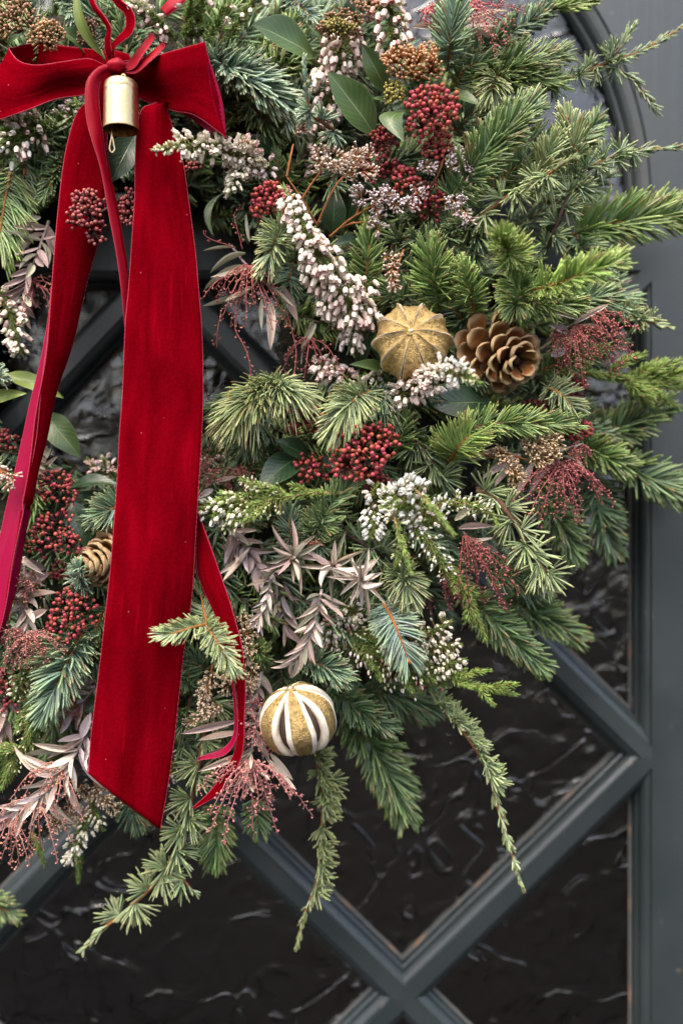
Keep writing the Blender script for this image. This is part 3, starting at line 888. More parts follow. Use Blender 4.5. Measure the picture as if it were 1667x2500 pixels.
GG = 'dried pink foliage sprigs in the wreath'
def grev(label, stem=None, leaves=(), auto=None, strands=(), bud=3.3, bcol=(0.42, 0.13, 0.10), scol=(0.36, 0.11, 0.10), stemcol='grey', origin=None, rosettes=(), name='dried_foliage_sprig', cat='dried foliage', step=8, twig=12, group=GG):
    """leaves: ((bx,by,d),(tx,ty,d),width,pal); auto: (count,length,width,pals,angle); strands: pts lists; rosettes: (centre, axis, count, length, width, pals, open)"""
    o0 = P(*(stem[0] if stem else origin))
    root = thing(name, label, cat, o0, group)
    st = Acc(); bd = Acc()
    if stem:
        W = spline(PP(stem), 40)
        s = S(np.mean([p[2] for p in stem]))
        tube(st, W, np.linspace(0.0012, 0.0006, len(W)), BARK[stemcol], 6, jit=0.1)
        if auto:
            T, N, B = frames(W, FRONT)
            cnt, ll, lw, pals, ang = auto
            cnt = int(cnt * 1.45)
            for k in range(cnt):
                t = 0.06 + 0.94 * (k + R.random() * 0.5) / cnt
                i = min(int(t * (len(W) - 1)), len(W) - 2)
                ph = (1 if k % 2 else -1) * np.radians(R.normal(68, 28))
                out = np.cos(ph) * N[i] + np.sin(ph) * B[i]
                al = np.radians(R.normal(ang, 12)) * (1 - 0.45 * t)
                D = np.cos(al) * T[i] + np.sin(al) * out
                Z = N[i] + 0.5 * R.standard_normal(3)
                leaf_obj(root, o0, W[i], D, Z, ll * R.uniform(0.7, 1.1) * (1 - 0.25 * t), lw * R.uniform(0.8, 1.2), pals[int(R.integers(len(pals)))], s)
    for (b, e, w, pal) in leaves:
        p, q = P(*b), P(*e); s = S(b[2])
        leaf_obj(root, o0, p, q - p, FRONT + np.array([0, 0, 0.5]) + 0.3 * R.standard_normal(3), np.linalg.norm(q - p) / s, w, pal, s)
    for (c, ax, cnt, ll, lw, pals, op) in rosettes:
        p = P(*c); s = S(c[2]); ax = nrm(np.array(ax, float))
        u = nrm(np.cross(ax, [0.31, 0.2, 1.0])); v = np.cross(ax, u)
        cnt = int(cnt * 1.3)
        for k in range(cnt):
            an = 2.4 * k + R.normal(0, 0.35); th = np.radians(op * math.sqrt((k + 0.7) / cnt) + R.normal(0, 12))
            D = math.cos(th) * ax + math.sin(th) * (math.cos(an) * u + math.sin(an) * v)
            leaf_obj(root, o0, p - ax * 0.010 * k / cnt, D, ax + 0.55 * R.standard_normal(3), ll * R.uniform(0.45, 1.15), lw * R.uniform(0.6, 1.05), pals[int(R.integers(len(pals)))], s)
        tube(st, np.array([p - ax * 0.016, p]), [0.001, 0.0008], BARK[stemcol], 6)
    for sg in strands:
        W = spline(PP(sg), 22); s = S(np.mean([p[2] for p in sg]))
        W = W + np.cumsum(0.00018 * R.standard_normal(W.shape), 0)
        panicle(bd, st, W, s, bud, bcol, scol, step, twig)
    if st.n:
        link('stem', st.mesh('stem', o0, ['bark']), root)
    if bd.n:
        o = link('buds', bd.mesh('buds', o0, ['foliage']), root); o['kind'] = 'stuff'
    return root

def fan_strands(c, d, n, a0, a1, l0, l1, sag=0.25, jd=10):
    """strand control points fanning out from a picture point; angles in degrees, 0 = right, 90 = down"""
    out = []
    for k in range(n):
        a = math.radians(a0 + (a1 - a0) * (k + random.random()) / n); l = random.uniform(l0, l1)
        x, y = c[0] + math.cos(a) * 8, c[1] + math.sin(a) * 8
        ex, ey = c[0] + math.cos(a) * l, c[1] + math.sin(a) * l + sag * l * abs(math.cos(a))
        mx, my = c[0] + math.cos(a) * l * 0.55, c[1] + math.sin(a) * l * 0.5 + 0.02 * l
        dd = random.uniform(-jd, jd)
        out.append([(x, y, d), (mx, my, d + 8 + dd * 0.5), (ex, ey, d + dd)])
    return out

# ---- dried statice brushes
FT, FTF, FTC = revolve_template([0, 0.5, 0.8, 1.0], [0.16, 0.22, 0.34, 0.52], 5)
GS = 'dried statice sprigs in the wreath'
def statice(label, stems, brushes, tone='rust', stemcol='rust'):
    """stems: pts lists; brushes: (pts, width px, count)"""
    o0 = P(*(stems[0][0] if stems else brushes[0][0][0]))
    root = thing('statice_sprig', label, 'dried statice', o0, GS)
    st = Acc(); fl = Acc()
    for sg in stems:
        W = spline(PP(sg), 18)
        tube(st, W, np.linspace(0.0009, 0.0006, len(W)), BARK[stemcol], 5, jit=0.1)
    tones = {'rust': ((0.36, 0.15, 0.05), (0.62, 0.50, 0.42)), 'tan': ((0.30, 0.17, 0.07), (0.56, 0.42, 0.27)), 'lilac': ((0.34, 0.20, 0.12), (0.56, 0.48, 0.50)),
             'wheat': ((0.30, 0.19, 0.10), (0.60, 0.48, 0.34))}
    c0, c1 = (np.array(c) for c in tones[tone])
    for (pts, width, cnt) in brushes:
        W = spline(PP(pts), 20); s = S(np.mean([p[2] for p in pts]))
        tube(st, W, np.linspace(0.0006, 0.0004, len(W)), BARK[stemcol], 4)
        T, N, B = frames(W, FRONT)
        i = R.integers(0, len(W), cnt)
        ph = np.radians(R.uniform(-110, 110, cnt))
        out = np.cos(ph)[:, None] * N[i] + np.sin(ph)[:, None] * B[i]
        D = nrm(out * 0.8 + T[i] * 0.6 + 0.25 * R.standard_normal((cnt, 3)))
        p = W[i] + out * width * s * R.uniform(0.05, 0.6, (cnt, 1))
        u = nrm(np.cross(D, np.array([0.2, 0.3, 1.0]))); v = np.cross(D, u)
        l = (14 * s * R.uniform(0.75, 1.25, (cnt, 1, 1))); w = l * 0.42
        V = p[:, None] + u[:, None] * FT[None, :, 0:1] * w + D[:, None] * FT[None, :, 1:2] * l + v[:, None] * FT[None, :, 2:3] * w
        y = FT[None, :, 1:2] ** 1.5
        C = (c0 * (1 - y) + c1 * y) * R.uniform(0.65, 1.25, (cnt, 1, 1))
        off = (np.arange(cnt) * len(FT))[:, None, None]
        fl.add(V.reshape(-1, 3), [(FTF[None] + off).reshape(-1, 4), (FTC[None] + off).reshape(-1, 5)], np.clip(C, 0, 1).reshape(-1, 3))
    if st.n:
        link('stem', st.mesh('stem', o0, ['bark']), root)
    o = link('florets', fl.mesh('florets', o0, ['floret']), root); o['kind'] = 'stuff'
    return root

# ---- broad evergreen leaves
GL = 'broad evergreen leaves in the wreath'
def leaf(label, base, tip, width, m='leaf_mid', tilt=0.0, fold=0.35, bend=0.12, roll=0.0, side=0.0, shape=0.9):
    """side: bends the midrib sideways; tilt turns the face up (+) or down (-)"""
    b, t = P(*base), P(*tip); s = S((base[2] + tip[2]) / 2)
    L = np.linalg.norm(t - b); D = (t - b) / L
    Z = nrm(np.array([roll, -1.0, tilt])); Z = nrm(Z - (Z @ D) * D); X = np.cross(D, Z)
    nv, nu = 17, 9
    V, uv = [], []
    hw = width * s / 2
    for i in range(nv):
        v = i / (nv - 1)
        w = hw * (math.sin(math.pi * v ** shape) ** 0.80) * (1 - 0.12 * v)
        if i == nv - 1:
            w = hw * 0.02
        if i == 0:
            w = hw * 0.05
        c = b + D * L * v + Z * (bend * L * math.sin(math.pi * v)) + X * side * L * math.sin(math.pi * v)
        for j in range(nu):
            u = j / (nu - 1) * 2 - 1
            wob = 0.035 * w * math.sin(9 * v + 2 * u + roll * 5)
            V.append(c + X * u * w * math.cos(fold * 0.8) + Z * (abs(u) ** 1.4 * w * math.sin(fold) + wob))
            uv.append((u, v))
    V = np.array(V)
    F = np.array([(i * nu + j, i * nu + j + 1, (i + 1) * nu + j + 1, (i + 1) * nu + j) for i in range(nv - 1) for j in range(nu - 1)])
    root = thing('broad_leaf', label, 'leaf', b, GL)
    link('blade', make_mesh('blade', V - b, [F], mats=[m], luv=np.array(uv)), root)
    a = Acc()
    tube(a, np.array([b - D * 0.006 - Z * 0.004, b - Z * 0.0006, b + D * L * 0.10 - Z * 0.0006]), [0.0009, 0.0009, 0.0006], (0.20, 0.22, 0.08), 6)
    link('leaf_stalk', a.mesh('leaf_stalk', b, ['bark']), root)
    return root
# ------------------------------------------------------------------ the door
def D2(px, py):                 # measured on the door face
    p = P(px, py, 0.0)
    return np.array([p[0], p[2]])

PROF = [(0.0, 0.0), (0.0006, 0.0026), (0.0022, 0.0030), (0.0045, 0.0042), (0.0064, 0.0062), (0.0076, 0.0090), (0.0082, 0.0122), (0.0094, 0.0130), (0.0104, 0.0150), (0.0110, 0.0195)]
PUT = [(0.0110, 0.0195), (0.0132, 0.0225)]
GLZ = 0.0220

def inset(poly, offs):
    """convex polygon (counter-clockwise), move every edge inwards by its own offset"""
    n = len(poly); out = []
    lines = []
    for i in range(n):
        a, b = poly[i], poly[(i + 1) % n]
        d = (b - a) / np.linalg.norm(b - a); nn = np.array([-d[1], d[0]])
        lines.append((a + nn * offs[i], d))
    for i in range(n):
        p, d = lines[i - 1]; q, e = lines[i]
        t = np.linalg.solve(np.array([d, -e]).T, q - p)
        out.append(p + d * t[0])
    return np.array(out)

def build_door():
    root = thing('door', 'dark grey green painted door with diamond lattice and textured glass panes', 'door', (0, 0, 0))
    F2 = 0.0060                                   # half width of the flat face of a glazing bar
    XR, XL, YT, YB = 1590.0, -184.0, 634.0, 3034.0
    node = lambda x, y: D2(x, y)
    cx = [XR, 985.0, 380.0, XL]
    corner = D2
    # cells: list of (polygon of picture points counter-clockwise in x/z, edge kinds)
    A = (XR, 660); Bn = (XR, 1850); Cn = (XR, 3034); Dn = (985, 1258); E = (985, 2440); Fn = (380, 660); G = (380, 1850); H = (380, 3034); I = (XL, 1258); J = (XL, 2440)
    TR, TL, BR, BL = (XR, YT), (XL, YT), (XR, YB), (XL, YB)
    # bars are given by node pairs so that each is one part
    cells = [
        ([A, Dn, Bn], 'bbs'), ([Bn, E, Cn], 'bbs'),
        ([Dn, G, E, Bn], 'bbbb'), ([Fn, I, G, Dn], 'bbbb'), ([G, J, H, E], 'bbbb'),
        ([I, J, G], 'sbb'), ([E, H, Cn], 'bsb'),
        ([A, Fn, Dn], 'tbb'), ([Fn, (XL, 660), I], 'tsb'), ([J, (XL, 3034), H], 'sbb'),
    ]
    bars = {}
    stile_m, rail_m = Acc(), Acc()
    puttyA = Acc()
    def put(p, depth):
        return np.array([p[0], depth, p[1]])
    for pts, kinds in cells:
        poly = np.array([D2(*q) for q in pts])
        area = 0.5 * sum(poly[i][0] * poly[(i + 1) % len(poly)][1] - poly[(i + 1) % len(poly)][0] * poly[i][1] for i in range(len(poly)))
        pts_, kinds_ = list(pts), list(kinds)
        if area < 0:
            poly = poly[::-1]; pts_ = pts_[::-1]
            kinds_ = kinds_[::-1]; kinds_ = kinds_[1:] + kinds_[:1]
        n = len(poly)
        base = np.array([F2 if k == 'b' else 0.0 for k in kinds_])
        levels = [inset(poly, base + o) for o, _ in PROF]
        plev = [inset(poly, base + o) for o, _ in PUT]
        for i in range(n):
            i2 = (i + 1) % n
            key = tuple(sorted([pts_[i], pts_[i2]]))
            if kinds_[i] == 'b':
                b = bars.setdefault(key, {'acc': Acc(), 'sides': []})
                acc = b['acc']
                b['sides'].append((pts_[i], levels[0][i], pts_[i2], levels[0][i2]))
            else:
                acc = stile_m if kinds_[i] == 's' else rail_m
            for k in range(len(PROF) - 1):
                q = np.array([put(levels[k][i], PROF[k][1]), put(levels[k][i2], PROF[k][1]), put(levels[k + 1][i2], PROF[k + 1][1]), put(levels[k + 1][i], PROF[k + 1][1])])
                acc.add(q, [np.array([[0, 1, 2, 3]])], (1, 1, 1))
            q = np.array([put(plev[0][i], PUT[0][1]), put(plev[0][i2], PUT[0][1]), put(plev[1][i2], PUT[1][1]), put(plev[1][i], PUT[1][1])])
            # a slightly uneven bead of putty
            m = 14
            tt = np.linspace(0, 1, m)[:, None]
            e0 = q[0] * (1 - tt) + q[1] * tt; e1 = q[3] * (1 - tt) + q[2] * tt
            wob = R.normal(0, 0.0006, (m, 1)); wob[0] = wob[-1] = 0
            e1 = e1 + (e1 - e0) * 0 + np.array([0, 0, 0]) + nrm(e1 - e0) * wob
            Vq = np.vstack([e0, e1]); Fq = np.array([(j, j + 1, m + j + 1, m + j) for j in range(m - 1)])
            puttyA.add(Vq, [Fq], (1, 1, 1))
        # glass pane: a thin slab
        gp = inset(poly, base + 0.0125)
        m = len(gp)
        V = np.array([put(p, GLZ) for p in gp] + [put(p, GLZ + 0.004) for p in gp])
        c = V.mean(0)
        Fs = [np.array([list(range(m))]), np.array([list(range(2 * m - 1, m - 1, -1))]), np.array([(j, m + j, m + (j + 1) % m, (j + 1) % m) for j in range(m)])]
        link('glass_pane', make_mesh('glass_pane', V - c, Fs, smooth=False, mats=['glass']), root, loc=c)
    for key, b in bars.items():
        na, nb = key
        A2, B2 = D2(*na), D2(*nb)
        sd_ = {}
        hexa = [put(A2, 0)]
        s0 = b['sides'][0]
        la, lb = (s0[1], s0[3]) if s0[0] == na else (s0[3], s0[1])
        hexa += [put(la, 0), put(lb, 0), put(B2, 0)]
        if len(b['sides']) > 1:
            s1 = b['sides'][1]
            ma, mb = (s1[1], s1[3]) if s1[0] == na else (s1[3], s1[1])
            hexa += [put(mb, 0), put(ma, 0)]
        b['acc'].add(np.array(hexa), [np.array([list(range(len(hexa)))])], (1, 1, 1))
        o = np.array([A2[0], 0, A2[1]])
        me = b['acc'].mesh('muntin', o, ['door_paint']); me.polygons.foreach_set('use_smooth', np.zeros(len(me.polygons), bool))
        link('muntin', me, root, loc=o)
    # arch light above
    yc, xc, Rpx = 490.0, 698.0, 892.0
    c2 = D2(xc, yc); Rw = Rpx * S(0)
    na_ = 64
    ang = np.linspace(0, math.pi, na_)
    arcm = Acc()
    for k in range(len(PROF) - 1):
        (o0, d0), (o1, d1) = PROF[k], PROF[k + 1]
        ra, rb = Rw - o0 * 1.5, Rw - o1 * 1.5
        Va = np.stack([c2[0] + ra * np.cos(ang), np.full(na_, d0), c2[1] + ra * np.sin(ang)], 1)
        Vb = np.stack([c2[0] + rb * np.cos(ang), np.full(na_, d1), c2[1] + rb * np.sin(ang)], 1)
        arcm.add(np.vstack([Va, Vb]), [np.array([(j, j + 1, na_ + j + 1, na_ + j) for j in range(na_ - 1)])], (1, 1, 1))
        # sill of the arch light
        q = np.array([[c2[0] - ra, d0, c2[1] + o0], [c2[0] + ra, d0, c2[1] + o0], [c2[0] + rb, d1, c2[1] + o1], [c2[0] - rb, d1, c2[1] + o1]])
        arcm.add(q, [np.array([[0, 1, 2, 3]])], (1, 1, 1))
    me = arcm.mesh('arch_moulding', (0, 0, 0), ['door_paint'])
    link('arch_moulding', me, root)
    rg = Rw - 0.015
    Va = np.stack([c2[0] + rg * np.cos(ang), np.full(na_, GLZ), c2[1] + 0.01 + rg * np.sin(ang)], 1)
    Vb = Va + np.array([0, 0.004, 0])
    V = np.vstack([Va, Vb]); c = V.mean(0)
    link('glass_pane', make_mesh('glass_pane', V - c, [np.array([list(range(na_))]), np.array([list(range(2 * na_ - 1, na_ - 1, -1))]),
         np.array([(j, na_ + j, na_ + j + 1, j + 1) for j in range(na_ - 1)])], smooth=False, mats=['glass']), root, loc=c)
    # flat faces: stiles, rail with the spandrels, bottom rail
    def slab(name, x0, y0, x1, y1, z=0.0):
        a, b = D2(x0, y0), D2(x1, y1)
        V = np.array([[a[0], z, a[1]], [b[0], z, a[1]], [b[0], z, b[1]], [a[0], z, b[1]]])
        Vb = V + np.array([0, 0.044, 0])
        V = np.vstack([V, Vb]); c = V.mean(0)
        Fs = np.array([(0, 1, 2, 3), (7, 6, 5, 4), (0, 4, 5, 1), (1, 5, 6, 2), (2, 6, 7, 3), (3, 7, 4, 0)])
        link(name, make_mesh(name, V - c, [Fs], smooth=False, mats=['door_paint']), root, loc=c)
    slab('stile', XR, -900, 2250, 3700)
    slab('stile', -900, -900, XL, 3700)
    slab('bottom_rail', XL, YB, XR, 3700)
    # the middle rail: between the arch light and the lattice, with the spandrels beside the arch
    a = Acc()
    top, bot = yc, 660.0
    p0, p1 = D2(XL, top), D2(XR, bot)
    a.add(np.array([[p0[0], 0, p0[1]], [p1[0], 0, p0[1]], [p1[0], 0, p1[1]], [p0[0], 0, p1[1]]]), [np.array([[0, 1, 2, 3]])], (1, 1, 1))
    xr, xl = D2(XR, 0)[0], D2(XL, 0)[0]; zt = D2(0, -900)[1]
    arcp = np.stack([c2[0] + Rw * np.cos(ang), c2[1] + Rw * np.sin(ang)], 1)
    outp = []
    for k, (x, z) in enumerate(arcp):
        dx, dz = math.cos(ang[k]), math.sin(ang[k])
        tx = ((xr if dx > 0 else xl) - c2[0]) / dx if abs(dx) > 1e-6 else 1e9
        tz = (zt - c2[1]) / dz if dz > 1e-6 else 1e9
        t = min(tx, tz); outp.append((c2[0] + dx * t, c2[1] + dz * t))
    outp = np.array(outp)
    Va = np.stack([arcp[:, 0], np.zeros(na_), arcp[:, 1]], 1); Vb = np.stack([outp[:, 0], np.zeros(na_), outp[:, 1]], 1)
    a.add(np.vstack([Va, Vb]), [np.array([(j, j + 1, na_ + j + 1, na_ + j) for j in range(na_ - 1)])], (1, 1, 1))
    me = a.mesh('rail', (0, 0, 0), ['door_paint']); me.polygons.foreach_set('use_smooth', np.zeros(len(me.polygons), bool))
    link('rail', me, root)
    for nm, acc in (('stile_moulding', stile_m), ('rail_moulding', rail_m)):
        me = acc.mesh(nm, (0, 0, 0), ['door_paint']); me.polygons.foreach_set('use_smooth', np.zeros(len(me.polygons), bool))
        link(nm, me, root)
    link('putty', puttyA.mesh('putty', (0, 0, 0), ['putty']), root)
    # the unlit room behind the glass
    x0, z1 = D2(-900, -900); x1, z0 = D2(2250, 3700)
    y0, y1 = 0.05, 0.7
    V = np.array([[x0, y0, z0], [x1, y0, z0], [x1, y0, z1], [x0, y0, z1], [x0, y1, z0], [x1, y1, z0], [x1, y1, z1], [x0, y1, z1]])
    o = link('interior_wall', make_mesh('interior_wall', V, [np.array([(4, 5, 6, 7), (0, 4, 7, 3), (1, 2, 6, 5), (0, 1, 5, 4), (3, 7, 6, 2)])], smooth=False, mats=['interior']))
    o['kind'] = 'structure'; o['label'] = 'dark unlit room behind the glass of the door'
build_door()

# added dark ground below the frame, there for the glass panes to reflect
_g = link('ground', make_mesh('ground', np.array([[-300, 0.045, -1.30], [300, 0.045, -1.30], [300, -600, -1.30], [-300, -600, -1.30]]), [np.array([[0, 3, 2, 1]])], smooth=False, mats=['added_paving']))
_g['kind'] = 'structure'; _g['label'] = 'added dark ground below the frame, for the glass to reflect'

# ------------------------------------------------------------------ wreath base and its mass of fir behind everything
WC = (300.0, 810.0)
def ring_pt(rad, ang, d):
    return (WC[0] + rad * math.cos(ang), WC[1] + rad * math.sin(ang), d)

def build_base():
    o0 = P(WC[0], WC[1], 30)
    root = thing('wreath_ring', 'dark mossy ring that carries the wreath, seen deep between the sprigs', 'wreath ring', o0)
    nu, nv = 120, 18
    V = []
    for i in range(nu):
        a = 2 * math.pi * i / nu
        for j in range(nv):
            b = 2 * math.pi * j / nv
            k = 1 + 0.10 * R.standard_normal()
            rad = 600 + 215 * math.cos(b) * k
            V.append(P(*ring_pt(rad, a, 38 + 36 * math.sin(b) * k)))
    V = np.array(V)
    F = np.array([(i * nv + j, i * nv + (j + 1) % nv, ((i + 1) % nu) * nv + (j + 1) % nv, ((i + 1) % nu) * nv + j) for i in range(nu) for j in range(nv)])
    link('moss', make_mesh('moss', V - o0, [F], mats=['moss']), root)
    # binding wire wound round the ring
    a = Acc()
    n = 900
    t = np.linspace(0, 2 * math.pi, n)
    W = np.array([P(*ring_pt(600 + 232 * math.cos(40 * q), q, 38 + 39 * math.sin(40 * q))) for q in t])
    tube(a, W, 0.0004, (0.04, 0.05, 0.03), 4)
    link('binding_wire', a.mesh('binding_wire', o0, ['bark']), root)
    # the undergrowth
    a = Acc()
    for k in range(940):
        ang = R.uniform(-math.pi, math.pi)
        rad = R.uniform(340, 930) if not -0.75 < ang < 0.35 else R.uniform(370, 1080)
        x, y, _ = ring_pt(rad, ang, 0)
        if x < -260 or x > 1500 or y < -150 or y > 2150:
            continue
        d0 = R.uniform(28, 76) if rad > 430 else R.uniform(28, 72)
        if rad > 760:
            d0 = R.uniform(14, 45)
        if k % 5 == 0 and 470 < rad < 820 and x > 480:      # a nearer layer that closes the gaps between the decorations
            d0 = R.uniform(66, 84)
        L = R.uniform(110, 190)
        dr = ang + R.normal(0.15, 0.5)
        e = (x + L * math.cos(dr), y + L * math.sin(dr), d0 + R.uniform(-4, 22))
        if math.hypot(e[0] - WC[0], e[1] - WC[1]) < 290:
            continue
        W = spline(np.array([P(x, y, d0), P((x + e[0]) / 2, (y + e[1]) / 2, d0 + 10), P(*e)]), 14)
        T, N, B = frames(W, FRONT)
        s = S(45)
        n = int(L / 2.3)
        fir_needles(a, W, T, N, B, R.uniform(0, 1, n), s, R.uniform(42, 62), 7.5, ('fir', 'deep', 'fir', 'blue', 'fresh')[int(R.integers(5))], 'flat' if R.random() < 0.6 else 'all', (66, 26), 0.02, lo=True)
        tube(a, W, np.linspace(0.0013, 0.0007, len(W)), BARK['brown'], 4)
    o = link('fir_undergrowth', a.mesh('fir_undergrowth', o0, ['needle']), None, loc=o0)
    o['kind'] = 'stuff'; o['label'] = 'shaded mass of fir sprigs packed behind the wreath decorations'; o['category'] = 'fir foliage'
build_base()

# ------------------------------------------------------------------ ribbons
def spline_u(pts, n):
    pts = np.asarray(pts, float)
    p = np.vstack([2 * pts[0] - pts[1], pts, 2 * pts[-1] - pts[-2]])
    u = np.linspace(0, len(pts) - 1 - 1e-9, n); i = u.astype(int); t = (u - i)[:, None]
    a, b, c, d = p[i], p[i + 1], p[i + 2], p[i + 3]
    return 0.5 * (2 * b + (c - a) * t + (2 * a - 5 * b + 4 * c - d) * t ** 2 + (3 * b - a - 3 * c + d) * t ** 3)

def strip(root, name, Lp, Rp, front='velvet', back='satin', n=70, m=13, crown=0.0, wob=0.0006, th=0.0006, edge=True, edge_r=0.00036, seed=0, freq=1.0):
    o0 = np.array(root.location)
    Lw, Rw = spline_u(PP(Lp), n), spline_u(PP(Rp), n)
    u = np.linspace(-1, 1, m)
    W = Lw[:, None] * (1 - (u[None, :, None] + 1) / 2) + Rw[:, None] * (u[None, :, None] + 1) / 2
    du = np.gradient(W, axis=1); dv = np.gradient(W, axis=0)
    Nn = nrm(np.cross(dv, du)); Nn = np.where((Nn[..., 1:2] > 0), -Nn, Nn)     # towards the viewer
    vl = np.concatenate([[0], np.cumsum(np.linalg.norm(np.diff((Lw + Rw) / 2, axis=0), axis=1))])
    ph = seed * 1.7
    bul = crown * (1 - u[None, :] ** 2) + wob * (np.sin(vl[:, None] * 38 * freq + 1.3 * u[None] + ph) + 0.7 * np.sin(vl[:, None] * 91 * freq - 2.2 * u[None] + ph * 2) + 0.8 * np.sin(3.1 * u[None] + vl[:, None] * 17 * freq + ph))
    W = W + Nn * bul[..., None]
    Wb = W - Nn * th
    V = np.vstack([W.reshape(-1, 3), Wb.reshape(-1, 3)])
    luv = np.tile(np.stack([np.tile(u, n), np.repeat(vl * 30, m)], 1), (2, 1))
    k = n * m
    fr = np.array([(i * m + j, (i + 1) * m + j, (i + 1) * m + j + 1, i * m + j + 1) for i in range(n - 1) for j in range(m - 1)])
    bk = fr[:, ::-1] + k
    sd1 = np.array([(i * m, k + i * m, k + (i + 1) * m, (i + 1) * m) for i in range(n - 1)])
    sd2 = np.array([(i * m + m - 1, (i + 1) * m + m - 1, k + (i + 1) * m + m - 1, k + i * m + m - 1) for i in range(n - 1)])
    en = np.array([(j, j + 1, k + j + 1, k + j) for j in range(m - 1)] + [((n - 1) * m + j + 1, (n - 1) * m + j, k + (n - 1) * m + j, k + (n - 1) * m + j + 1) for j in range(m - 1)])
    F = np.vstack([fr, bk, sd1, sd2, en])
    mi = [0] * len(fr) + [1] * len(bk) + [0] * (len(sd1) + len(sd2) + len(en))
    o = link(name, make_mesh(name, V - o0, [F], mats=[front, back], midx=mi, luv=luv), root)
    if edge:
        for side in (0, m - 1):
            a = Acc()
            E = W[:, side] - Nn[:, side] * th * 0.5
            E = spline_u(E, n * 5)
            rr = edge_r * (1 + 0.35 * np.sin(np.arange(len(E)) * 2.1))
            tube(a, E, rr, (1, 1, 1), 5)
            link('selvedge', a.mesh('selvedge', o0, ['selvedge']), o)
    return o

